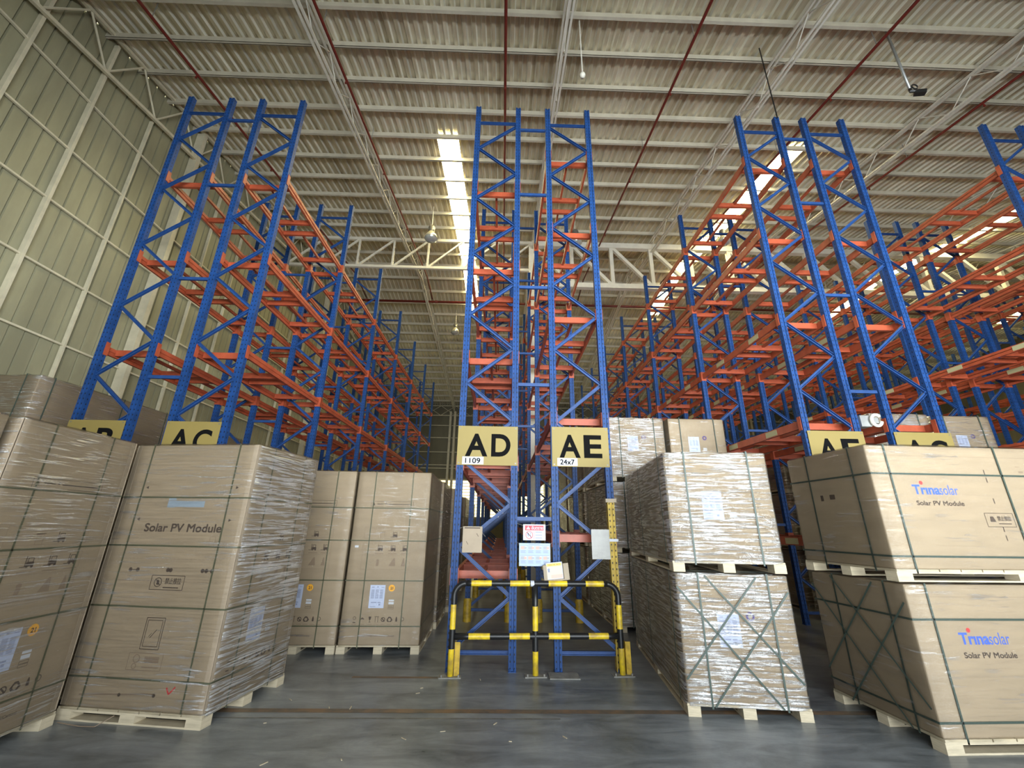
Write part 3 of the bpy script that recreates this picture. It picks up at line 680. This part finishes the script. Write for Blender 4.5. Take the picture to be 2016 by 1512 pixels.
mb = MB(); mb.b2((0, -0.004, 0.35), (0.244, 0.016, 0.374)); mb.b2((0, -0.004, 0), (0.244, 0.016, 0.02)); put('pouch_seam', mb.mesh('pouch_seam', MT['vinyl']), t)
mb = MB(); mb.tube([(0.235, 0.005, 0.30), (0.27, 0.045, 0.29)], 0.004, 5); put('wire_tie', mb.mesh('wire_tie', MT['galv']), t)
mb = MB(); mb.b2((1.475, 5.962, 1.52), (1.60, 5.968, 1.555)); o = put('paper_tag', mb.mesh('paper_tag', MT['paper'])); o['label'] = 'small white tag stuck across the yellow AE post'; o['category'] = 'tag'
t = thing('junction_box', 'grey electrical box with a white cable coil on the AF rack post', 'electrical box', (5.43, 6.0, 3.18))
mb = MB(); mb.b2((-0.055, -0.06, 0.0), (0.10, 0.10, 0.17)); put('box_body', mb.mesh('box_body', MT['galv']), t)
mb = MB(); mb.tube([(0.16+0.075*math.cos(0.7+a*PI/10), -0.09, 0.09+0.085*math.sin(0.7+a*PI/10)) for a in range(18)], 0.024, 8); put('cable_coil', mb.mesh('cable_coil', MT['white'], True), t)
mb = MB(); mb.b2((0.10, -0.08, 0.05), (0.2, 0.0, 0.13)); put('coil_bracket', mb.mesh('coil_bracket', MT['galv']), t)

# ------------------------------------------------------------------ black and yellow guard rail
t = thing('guard_rail', 'black and yellow striped steel guard rail in front of the AD and AE racks', 'guard rail', (-0.56, 5.80, 0), math.atan2(0.09, 2.09))
L = 2.09; R_ = 0.036
def stripes(segs, path, n=10):
    """path sampled finely; segs = [(length, material)]"""
    mb = MB(); pts = [Vector(p) for p in path]
    d = [0.0]
    for a, b in zip(pts[:-1], pts[1:]): d.append(d[-1]+(b-a).length)
    cuts = []; s = 0
    for ln, m in segs: s += ln; cuts.append((s, m))
    ss = sorted(set([round(x, 5) for x in d] + [round(c, 5) for c, _ in cuts if c < d[-1]]))
    def at(s):
        for i in range(len(d)-1):
            if s <= d[i+1]+1e-6: return pts[i].lerp(pts[i+1], 0 if d[i+1] == d[i] else min(1, max(0, (s-d[i])/(d[i+1]-d[i]))))
        return pts[-1]
    P = [at(s) for s in ss]; ms = []
    for a, b in zip(ss[:-1], ss[1:]):
        m = (a+b)/2; ms.append(next((k for c, k in cuts if m < c), cuts[-1][1]))
    mb.tube(P, R_, n, 0, ms); return mb
arc = lambda cx, cz, a0, a1, r: [(cx+r*math.cos(a0+(a1-a0)*i/8), 0, cz+r*math.sin(a0+(a1-a0)*i/8)) for i in range(9)]
MM = [MT['black'], MT['railyellow'], MT['paper']]
legz = [(0.29, 1), (0.21, 0), (0.27, 1), (9, 0)]
path = [(0, 0, 0)] + arc(0.15, 0.86, PI, PI/2, 0.15)
put('end_post', stripes(legz, path).mesh('end_post', MM, True), t)
path = [(L, 0, 0)] + arc(L-0.15, 0.86, 0, PI/2, 0.15)
put('end_post', stripes(legz, path).mesh('end_post', MM, True), t)
put('top_bar', stripes([(0.06, 0), (0.255, 1), (0.235, 0), (0.25, 1), (0.012, 0), (0.045, 2), (0.185, 0), (0.24, 1), (0.24, 0), (0.235, 1), (1, 0)], [(0.15, 0, 1.01), (L-0.15, 0, 1.01)]).mesh('top_bar', MM, True), t)
put('lower_bar', stripes([(0.17, 0), (0.26, 1), (0.24, 0), (0.25, 1), (0.235, 0), (0.26, 1), (0.24, 0), (0.25, 1), (1, 0)], [(0.03, 0, 0.42), (L-0.03, 0, 0.42)]).mesh('lower_bar', MM, True), t)
put('middle_post', stripes([(0.26, 1), (0.22, 0), (0.27, 1), (9, 0)], [(1.02, 0, 0), (1.02, 0, 1.0)]).mesh('middle_post', MM, True), t)
for x in (0, 1.02, L):
    mb = MB(); mb.b2((x-0.13, -0.07, 0), (x+0.13, 0.055, 0.01))
    for i, j in ((-0.1, -0.05), (0.1, -0.05)): mb.tube([(x+i, j, 0.008), (x+i, j, 0.035)], 0.01, 6)
    put('base_plate', mb.mesh('base_plate', MT['dust']), t)
for x in (0.075, L+0.085):
    mb = MB(); mb.b2((x-0.03, -0.005, 0.0), (x+0.03, 0.002, 0.36)); mb.b2((x-0.034, -0.005, 0.0), (x-0.028, 0.05, 0.36)); put('foot_guard', mb.mesh('foot_guard', MT['guardyellow']), t)
mb = MB(); mb.b2((0.62, 5.72, 0.002), (0.98, 5.945, 0.012)); o = put('loose_plate', mb.mesh('loose_plate', MT['dust'])); o['label'] = 'flat dusty steel plate lying under the left AE post'; o['category'] = 'plate'
o.location = (0, 0, 0)
mb = MB()
for k in range(16):
    x = -2.2+random.random()*3.2; y = 3.6+random.random()*2.2; a = random.random()*PI; l = 0.02+random.random()*0.05
    mb.bar((x, y, 0.004), (x+l*math.cos(a), y+l*math.sin(a), 0.005), 0.008, 0.004)
o = put('floor_litter', mb.mesh('floor_litter', MT['wood']), kind='stuff'); o['label'] = 'small wood splinters and dust scattered on the concrete floor'; o['category'] = 'litter'

# ------------------------------------------------------------------ palletised cartons
PH = 0.105
def pallet_meshes(lx, ly):
    mb = MB(); a, b = lx/2+0.01, ly/2+0.01
    n = max(5, int(lx/0.2))
    for i in range(n):
        x0 = -a+2*a*i/n; mb.b2((x0+0.006, -b, PH-0.02), (x0+2*a/n-0.006, b, PH))
    for y in (-b+0.06, 0, b-0.06):
        mb.b2((-a, y-0.06, PH-0.036), (a, y+0.06, PH-0.02)); mb.b2((-a, y-0.06, 0.0), (a, y+0.06, 0.014))
    deck = mb.mesh('pallet', MT['wood'])
    bm_ = MB(); bm_.b2((-0.075, -0.06, 0.014), (0.075, 0.06, PH-0.036)); blk = bm_.mesh('pallet_block', MT['wood'])
    pos = [(x, y) for x in (-a+0.075, 0, a-0.075) for y in (-b+0.06, 0, b-0.06)]
    bl = MB()
    for x, y in pos: bl.b2((x-0.075, y-0.06, 0.014), (x+0.075, y+0.06, PH-0.036))
    far = MB(); far.v, far.f, far.mi = list(mb.v), list(mb.f), list(mb.mi); o = len(far.v); far.v += bl.v; far.f += [tuple(i+o for i in f) for f in bl.f]; far.mi += bl.mi
    return deck, blk, pos, far.mesh('pallet', MT['wood'])

def wrap_mesh(lx, ly, z0, z1, mat, off=0.011, amp=0.004, seed=1):
    rnd = random.Random(seed); mb = MB(); a, b = lx/2+off, ly/2+off; nz = 14
    per = []
    c = 0.03
    for (x0, y0), (x1, y1) in (((-a+c, -b), (a-c, -b)), ((a, -b+c), (a, b-c)), ((a-c, b), (-a+c, b)), ((-a, b-c), (-a, -b+c))):
        m = 12
        for i in range(m+1): per.append((x0+(x1-x0)*i/m, y0+(y1-y0)*i/m))
    n = len(per)
    vs = []
    for k in range(nz+1):
        z = z0+(z1+off-0.02-z0)*k/nz
        for i, (x, y) in enumerate(per):
            r = 1+rnd.uniform(0, amp)/max(a, b); vs.append((x*r, y*r, z))
    for i, (x, y) in enumerate(per): vs.append((x*0.985, y*0.975, z1+min(off, 0.009)+rnd.uniform(-0.003, 0.006)))
    o = len(vs); 
    fs = [(k*n+i, k*n+(i+1) % n, (k+1)*n+(i+1) % n, (k+1)*n+i) for k in range(nz+1) for i in range(n)]
    mb.add(vs, fs); mb.add([vs[(nz+1)*n+i] for i in range(n)], [tuple(range(n))])
    return mb.mesh('stretch_wrap', mat, True)

def ring_mesh(lx, ly, z0, z1, kind, pos, off, w=0.017, mat='strap', name='strap'):
    """kind 'x': vertical loop across local x at y=pos; 'y': across y at x=pos; 'h': horizontal loop at z=pos"""
    mb = MB(); a, b, t = lx/2+off, ly/2+off, 0.002
    if kind == 'h':
        for q in (((-a, -b-t), (a, -b)), ((-a, b), (a, b+t)), ((-a-t, -b), (-a, b)), ((a, -b), (a+t, b))): mb.b2((*q[0], pos-w/2), (*q[1], pos+w/2))
    else:
        za, zb = z0, z1+min(off, 0.015)
        e = a if kind == 'x' else b
        for q in ((-e-t, -e, za, zb+t), (e, e+t, za, zb+t), (-e, e, zb, zb+t)):
            if kind == 'x': mb.b2((q[0], pos-w/2, q[2]), (q[1], pos+w/2, q[3]))
            else: mb.b2((pos-w/2, q[0], q[2]), (pos+w/2, q[1], q[3]))
    return mb.mesh(name, MT[mat])

class LoadType:
    def __init__(s, lx, ly, h, hs, xs, ys, strap_off, sw=0.017, sm='strap'):
        s.lx, s.ly, s.h = lx, ly, h
        s.carton = chamfer_box((-lx/2, -ly/2, PH), (lx/2, ly/2, h)); s.carton.materials.append(MT['carton'])
        s.deck, s.blk, s.pos, s.far = pallet_meshes(lx, ly)
        s.straps = [ring_mesh(lx, ly, 0.06, h, 'h', z, strap_off, sw, sm) for z in hs] + [ring_mesh(lx, ly, 0.07, h, 'x', y, strap_off, sw, sm) for y in ys] + [ring_mesh(lx, ly, 0.07, h, 'y', x, strap_off, sw, sm) for x in xs]
        s.film = {k: wrap_mesh(lx, ly, PH-0.018, h, FILM[k], seed=3) for k in FILM}
        e = MB()
        for i in (-1, 1):
            for j in (-1, 1):
                e.b2((i*(lx/2+0.001)-0.003, j*(ly/2)-j*0.05-0.0005, PH+0.01), (i*(lx/2+0.001)+0.003, j*(ly/2+0.003), h-0.01)); e.b2((i*(lx/2)-i*0.05, j*(ly/2+0.001)-0.003, PH+0.01), (i*(lx/2+0.003), j*(ly/2+0.001)+0.003, h-0.01))
        s.edges = []
        for i in (-1, 1):
            for j in (-1, 1):
                q = MB()
                q.b2((i*(lx/2-0.05), j*ly/2-0.0005, PH+0.01), (i*(lx/2+0.004), j*(ly/2+0.004), h-0.004)); q.b2((i*lx/2-0.0005, j*(ly/2-0.05), PH+0.01), (i*(lx/2+0.004), j*(ly/2+0.004), h-0.004))
                s.edges.append(q.mesh('corner_board', MT['paperboard']))
TALL = LoadType(1.42, 1.12, 2.48, (0.34, 0.925, 1.468, 1.935), (-0.51, 0.50), (-0.29, 0.285), 0.004, 0.015, 'olive')
FLAT = LoadType(2.50, 1.12, 1.25, (), (-1.055, 0.12, 1.055), (-0.355, 0.335), 0.016)
FLATP = LoadType(2.50, 1.12, 1.25, (0.215, 0.97), (-1.055, 0.12, 1.055), (-0.36, 0.25), 0.008)

def load(T, x, y, z, rz, label, film, near=False, group=None, boards=False):
    t = thing('pallet_load', label, 'pallet load', (x, y, z), rz, group)
    put('carton', T.carton, t)
    if near:
        p = put('pallet', T.deck, t)
        for q in T.pos: put('pallet_block', T.blk, p, (*q, 0))
    else: put('pallet', T.far, t)
    for m in T.straps: put('strap', m, t)
    if boards:
        for m in T.edges: put('corner_board', m, t)
    if film: put('stretch_wrap', T.film[film], t, label='clear stretch film')
    return t

def ship_label(f, t, u, v, w=0.215, hh=0.30):
    f.rect('L', u, v-hh, u+w, v, 0.0014); lab = f.flush('L', 'shipping_label', MT['label'], t, 'white shipping label')
    g = Face2D(f.o, f.U, f.n)
    g.rect('t', u+0.02, v-0.035, u+0.06, v-0.025, 0.0022); g.rect('t', u+0.1, v-0.035, u+0.12, v-0.02, 0.0022); g.rect('t', u+0.16, v-0.035, u+0.2, v-0.028, 0.0022)
    for c in range(3):
        for r in range(14): g.rect('t', u+0.02+c*0.062, v-0.065-r*0.0085, u+0.065+c*0.062, v-0.060-r*0.0085, 0.0022)
    g.rect('t', u+0.03, v-0.235, u+0.11, v-0.222, 0.0022); g.rect('t', u+0.125, v-0.235, u+0.17, v-0.222, 0.0022); g.rect('t', u+0.14, v-0.265, u+0.165, v-0.245, 0.0022); g.rect('t', u+0.02, v-0.285, u+0.1, v-0.278, 0.0022)
    g.flush('t', 'label_print', MT['greyprint'], lab)

def label_face(T, t, number='21'):
    """short face at local +x"""
    f = Face2D((T.lx/2, -T.ly/2, 0), (0, 1, 0), (1, 0, 0))
    ship_label(f, t, 0.365, 0.868)
    if number: f.disc('o', 0.672, 0.828, 0.045); so = f.flush('o', 'round_sticker', MT['sticker'], t, 'round orange sticker')
    if number: f.text('on', number, 0.652, 0.808, 0.694, 0.846, 0.03, 0.0022); f.flush('on', 'sticker_number', MT['ink'], so)
    f.rect('w', 0.645, 0.658, 0.72, 0.678); f.rect('w', 0.645, 0.618, 0.72, 0.648); f.rect('w', 0.07, 1.37, 0.125, 1.40); f.flush('w', 'small_label', MT['paper'], t, 'small white label')
    k = 'k'
    f.frame(k, 0.645, 0.56, 0.72, 0.58, 0.003); f.frame(k, 0.645, 0.585, 0.72, 0.605, 0.003)
    f.frame(k, 0.24, 1.955, 0.88, 2.035, 0.004); f.poly(k, [(0.255, 1.975), (0.30, 1.975), (0.278, 2.02)]); f.rect(k, 0.33, 1.99, 0.43, 2.0); f.rect(k, 0.49, 1.988, 0.86, 1.998); f.disc(k, 0.46, 2.002, 0.012)
    f.frame('g', 0.19, 1.50, 0.89, 1.65, 0.003); f.frame('g', 0.19, 1.075, 0.89, 1.43, 0.003); f.line('g', (0.19, 1.27), (0.89, 1.27), 0.003)
    f.forklift(k, 0.62, 1.525, 0.10); f.frame('g', 0.43, 1.50, 0.49, 1.58, 0.005); f.line(k, (0.42, 1.585), (0.5, 1.59), 0.006)
    for u in (0.42, 0.61, 0.785): f.forklift(k, u, 1.335, 0.105)
    for u in (0.40, 0.60, 0.78): f.rect('g', u-0.03, 1.285, u+0.10, 1.295)
    f.disc('g', 0.427, 1.19, 0.022); f.poly('g', [(0.41, 1.17), (0.45, 1.17), (0.44, 1.12), (0.405, 1.12)])
    f.poly('g', [(0.59, 1.12), (0.69, 1.12), (0.675, 1.23), (0.655, 1.23)]); f.poly('g', [(0.77, 1.12), (0.83, 1.12), (0.81, 1.23), (0.797, 1.23)])
    # handling symbols
    u = 0.19; v = 0.41
    f.ring('k', u, v+0.03, 0.022, 0.006, 12); f.rect(k, u-0.02, v-0.03, u+0.02, v-0.02)
    f.poly(k, [(0.27, v+0.02), (0.33, v+0.02), (0.30, v+0.04)]); f.rect(k, 0.275, v+0.012, 0.325, v+0.017)
    f.poly(k, [(0.385, v+0.05), (0.425, v+0.05), (0.415, v+0.01), (0.395, v+0.01)]); f.rect(k, 0.402, v-0.015, 0.408, v+0.01); f.rect(k, 0.39, v-0.02, 0.42, v-0.015)
    f.line(k, (0.47, v+0.05), (0.53, v+0.05), 0.006); f.line(k, (0.482, v-0.02), (0.482, v+0.045), 0.006); f.line(k, (0.518, v-0.02), (0.518, v+0.045), 0.006)
    f.ring(k, 0.59, v+0.015, 0.03, 0.01, 14); f.line(k, (0.57, v+0.035), (0.612, v-0.01), 0.012)
    f.poly(k, [(0.655, v-0.015), (0.705, v-0.015), (0.725, v+0.01), (0.695, v+0.05), (0.665, v+0.05), (0.64, v+0.01)]); f.disc('c', 0.681, v+0.014, 0.02, 10, 0.0018)
    f.poly(k, [(0.765, v-0.01), (0.79, v-0.01), (0.79, v+0.02), (0.782, v+0.05), (0.772, v+0.05), (0.765, v+0.02)])
    f.ring(k, 0.86, v+0.02, 0.026, 0.006, 12)
    for u in (0.19, 0.30, 0.405, 0.50, 0.59, 0.68, 0.777, 0.86): f.rect('g', u-0.035, v-0.052, u+0.035, v-0.045)
    f.text(k, 'Packing Configuration (36PCS/Carton)', 0.265, 0.205, 0.765, 0.235, 0.006)
    f.flush('k', 'printed_mark', MT['ink'], t); f.flush('g', 'faint_print', MT['fadedink'], t); f.flush('c', 'printed_mark', MT['carton'], t)

def front_face(T, t):
    """long printed face of the tall carton at local -y"""
    f = Face2D((-T.lx/2, -T.ly/2, 0), (1, 0, 0), (0, -1, 0))
    f.rect('b', 0.535, 1.835, 0.62, 1.932); f.rect('b', 0.62, 1.84, 0.95, 1.90); f.flush('b', 'taped_logo', MT['paleblue'], t, 'pale blue logo patch')
    f.text('k', 'Solar PV Module', 0.347, 1.602, 1.198, 1.678, -0.0025)
    for u, v in ((0.25, 2.035), (1.27, 2.037), (1.266, 1.718), (0.25, 1.718)):
        s = 1 if u > 0.7 else -1; f.poly('k', [(u-s*0.012, v-0.016), (u-s*0.012, v+0.016), (u+s*0.018, v)])
    f.frame('g', 1.10, 1.47, 1.16, 1.56, 0.004)
    u = 0.215
    while u < 1.27:
        f.rect('g', u, 1.347, u+0.03, 1.351); f.rect('g', u, 1.148, u+0.03, 1.152); u += 0.045
    for u in (0.32, 0.40): f.disc('k', u, 1.247, 0.02, 10)
    f.rect('k', 0.33, 1.244, 0.39, 1.250)
    f.disc('k', 0.73, 1.25, 0.02, 10); f.disc('k', 0.76, 1.25, 0.02, 10)
    for u in (1.10, 1.14, 1.20): f.disc('k', u, 1.25, 0.02, 10)
    f.rect('k', 1.10, 1.247, 1.2, 1.253)
    f.frame('k', 0.578, 1.075, 0.93, 1.20, 0.006); f.ring('k', 0.655, 1.14, 0.042, 0.007); f.line('k', (0.63, 1.165), (0.685, 1.112), 0.008); f.poly('k', [(0.64, 1.12), (0.67, 1.115), (0.665, 1.155), (0.645, 1.165)])
    f.text('k', '禁止推拉', 0.73, 1.125, 0.90, 1.18, -0.0008); f.rect('k', 0.72, 1.09, 0.885, 1.10)
    f.frame('k', 0.645, 0.577, 0.836, 0.836, 0.006); f.frame('k', 0.665, 0.60, 0.816, 0.815, 0.005); f.line('k', (0.72, 0.67), (0.775, 0.74), 0.006); f.line('k', (0.705, 0.68), (0.73, 0.71), 0.005)
    f.frame('g', 0.558, 0.41, 0.905, 0.545, 0.006); f.ring('g', 0.64, 0.50, 0.035, 0.008); f.ring('g', 0.63, 0.44, 0.025, 0.008, 14); f.rect('g', 0.72, 0.47, 0.87, 0.52); f.rect('g', 0.71, 0.43, 0.88, 0.44)
    f.line('g', (0.155, 0.20), (0.92, 0.235), 0.012); f.disc('k', 0.56, 0.215, 0.015, 10); f.disc('k', 0.905, 0.225, 0.016, 10)
    f.frame('g', 1.17, 0.56, 1.19, 0.61, 0.004)
    f.line('r', (1.015, 0.29), (1.047, 0.24), 0.014); f.line('r', (1.047, 0.24), (1.10, 0.30), 0.012)
    f.flush('k', 'printed_mark', MT['ink'], t); f.flush('g', 'faint_print', MT['fadedink'], t); f.flush('r', 'tick_mark', MT['logored'], t, 'red hand-drawn tick')

# tall cartons on the left
A8 = math.radians(-8)
def corner_place(T, cx, cy_, rz, sx, sy_):
    """centre of a load whose local corner (sx, sy) stands at world (cx, cy)"""
    c, s = math.cos(rz), math.sin(rz); dx, dy = sx*T.lx/2, sy_*T.ly/2
    return cx-(dx*c-dy*s), cy_-(dx*s+dy*c)
x, y = corner_place(TALL, -2.555, 4.425, A8, 1, -1)
t = load(TALL, x, y, 0, A8, 'tall wrapped carton printed Solar PV Module, left foreground', 'patchy', True, boards=True)
front_face(TALL, t); label_face(TALL, t, None)
wrap = next(c for c in t.children if c.name.startswith('stretch_wrap'))
wrap.data = wrap.data.copy(); wrap.data.materials.append(FILM['dense'])      # more layers of film on the label side
for p in wrap.data.polygons:
    if p.normal.x > 0.9: p.material_index = 1
mb = MB(); mb.tube([(-0.1, -0.60, 0.075), (-0.18, -0.68, 0.02), (-0.35, -0.66, 0.006), (-0.62, -0.62, 0.005)], 0.004, 5); put('loose_strap', mb.mesh('loose_strap', MT['fadedink']), t, label='loose strap end trailing on the floor')
x, y = corner_place(TALL, -3.89, 4.50, math.radians(1), 1, 1)
t = load(TALL, x, y, 0, math.radians(1), 'tall wrapped carton with an orange 21 sticker, at the left photo edge', 'medium', True, boards=True); label_face(TALL, t)
t = load(TALL, x-0.02, y-1.19, 0, math.radians(1), 'tall carton barely seen at the very left edge of the photo', 'medium', True)
load(TALL, -4.86, 5.23, 0, math.radians(1), 'tall carton hidden in the gap behind the two wrapped cartons at the left', 'medium')
R90 = math.radians(-90)
a = math.atan2(0.02, 1.11)
x, y = corner_place(TALL, -1.105, 6.705, R90+a, 1, 1)
t = load(TALL, x, y, 0, R90+a, 'tall strapped carton with label, standing closest left of the guard rail', 'light', True); label_face(TALL, t)
t = load(TALL, x-1.16, y-0.03, 0, R90+a, 'tall strapped carton with label, half hidden behind the Solar PV Module carton', 'light', True); label_face(TALL, t)
ORD = ['second', 'third', 'fourth', 'fifth', 'sixth', 'seventh', 'eighth']
for i in range(6):
    load(TALL, x+0.06*(i % 2)+0.02, y+1.50*(i+1), 0, R90+math.radians(0.8*(-1)**i), 'tall brown carton in the row left of the AD rack, %s from the front' % ORD[i], 'medium', group='tall cartons along the AD rack')

# wrapped stack on the right, printed stack at the right edge
R1 = math.radians(90)+math.atan2(-0.125, 1.11)
x, y = corner_place(FLAT, 1.850, 4.75, R1, -1, 1)
def short_face_label(T, t, purple=True, dy=0.0):
    f = Face2D((-T.lx/2, T.ly/2, 0), (0, -1, 0), (-1, 0, 0))
    ship_label(f, t, 0.372, 0.885+dy)
    if purple: f.ring('p', 0.70, 0.865+dy, 0.042, 0.02, l=0.0014); f.flush('p', 'round_sticker', MT['purple'], t, 'purple ring sticker')
    f.rect('w', 0.65, 0.65+dy, 0.72, 0.668+dy); f.rect('w', 0.65, 0.61+dy, 0.72, 0.64+dy); f.flush('w', 'small_label', MT['paper'], t, 'small white label')
def cross_straps(T, t, segs):
    for (u0, v0), (u1, v1) in segs:
        f = Face2D((-T.lx/2-0.019, T.ly/2, 0), (0, -1, 0), (-1, 0, 0)); f.line('x', (u0, v0), (u1, v1), 0.017, 0.0); o = f.flush('x', 'diagonal_strap', MT['strap'], t)
XS = [((0.0, 1.13), (0.88, 0.09)), ((0.289, 1.24), (1.10, 0.30)), ((0.808, 1.235), (0.01, 0.305)), ((1.10, 1.10), (0.249, 0.085))]
t = load(FLAT, x, y, 0, R1, 'film wrapped carton with crossed straps, bottom of the shiny stack beside the guard rail', 'heavy', True); short_face_label(FLAT, t); cross_straps(FLAT, t, XS)
t = load(FLAT, x, y, 1.27, R1, 'shiny film wrapped carton on top of the one with crossed straps', 'heavy', True); short_face_label(FLAT, t, False, -0.06)
def logo_face(T, t):
    f = Face2D((-T.lx/2, -T.ly/2, 0), (1, 0, 0), (0, -1, 0))
    f.text('b', 'Trına', 0.388, 0.775, 0.665, 0.868, 0.03); f.flush('b', 'printed_logo', MT['logoblue'], t)
    f.text('s', 'solar', 0.665, 0.775, 0.855, 0.868, 0.0); f.flush('s', 'printed_logo', MT['logoblue'], t)
    f.disc('r', 0.492, 0.886, 0.019); f.flush('r', 'logo_dot', MT['logored'], t)
    f.text('k', 'Solar PV Module', 0.39, 0.674, 0.876, 0.716, -0.0015); f.text('k', 'www.trinasolar.com', 0.24, 0.21, 0.545, 0.225, 0.004)
    for v in (0.36, 0.44, 0.70, 0.90, 0.975): f.rect('k', 1.193, v, 1.203, v+0.05)
    f.frame('k', 1.05, 0.485, 1.34, 0.61, 0.005); f.poly('k', [(1.09, 0.53), (1.15, 0.53), (1.13, 0.58), (1.10, 0.58)]); f.text('k', '禁止推拉', 1.17, 0.54, 1.31, 0.585, -0.0008); f.rect('k', 1.17, 0.51, 1.30, 0.518)
    f.flush('k', 'printed_mark', MT['ink'], t)
    f.line('g', (0.05, 1.15), (2.45, 1.15), 0.003); f.rect('g', 1.55, 1.06, 1.6, 1.066); f.rect('g', 1.57, 1.0, 1.62, 1.02); f.flush('g', 'faint_print', MT['fadedink'], t)
R2 = math.radians(2)
x, y = corner_place(FLATP, 3.645, 4.04, R2, -1, -1)
t = load(FLATP, x, y, 0, R2, 'carton with blue logo print, bottom of the stack at the right photo edge', 'light', True); logo_face(FLATP, t); cross_straps(FLATP, t, XS)
t = load(FLATP, x-0.02, y+0.01, 1.27, R2, 'carton with blue logo print, on top at the right photo edge', 'light', True); logo_face(FLATP, t)
f = Face2D((-1.25, 0.56, 0), (0, -1, 0), (-1, 0, 0)); f.rect('k', 0.42, 0.74, 0.46, 0.80); f.rect('k', 0.55, 0.75, 0.62, 0.80); f.flush('k', 'printed_mark', MT['ink'], t)

# three-high stacks in the aisles behind
LAY = ('bottom', 'middle', 'top')
def stack(x, y, rz, where, film, n=3, grp=None, lab=False, T=FLAT):
    for k in range(n):
        t = load(T, x+random.uniform(-.02, .02), y+random.uniform(-.02, .02), 1.27*k, rz, '%s carton of %s' % (LAY[k], where), film, False, grp)
        if lab: short_face_label(T, t, k == 2)
UP90 = math.radians(90)
yy = 8.06
stack(2.66, yy+1.25, UP90, 'the wrapped stack directly right of the AE sign', 'heavy', grp='stacked cartons behind the AE rack', lab=True)
stack(3.86, yy+1.25, UP90, 'the half wrapped purple sticker stack between the AE and AF racks', 'light', grp='stacked cartons behind the AE rack', lab=True)
for i in range(4):
    stack(2.66, yy+1.25+2.68*(i+1), UP90, 'the brown stack right of the AE rack, %s from the front' % ORD[i], 'medium', grp='stacked cartons behind the AE rack')
stack(7.42, 7.4+1.25, UP90, 'the wrapped stack just right of the AG rack', 'heavy', grp='stacked cartons behind the AG rack', lab=True)
stack(8.66, 7.45+1.25, UP90, 'the dusty stack with a hanging paper, right of the AG sign', 'medium', grp='stacked cartons behind the AG rack', lab=True)
for i in range(2):
    stack(7.42, 7.4+1.25+2.68*(i+1), UP90, 'the brown stack right of the AG rack, %s from the front' % ORD[i], 'medium', grp='stacked cartons behind the AG rack')
stack(-7.52, 7.45, math.radians(90-4), 'the brown stack by the left wall behind the AB sign', 'medium', grp='stacked cartons by the left wall')
stack(-7.55, 10.1, math.radians(90-2), 'the brown stack by the left wall, second from the front', 'medium', grp='stacked cartons by the left wall')
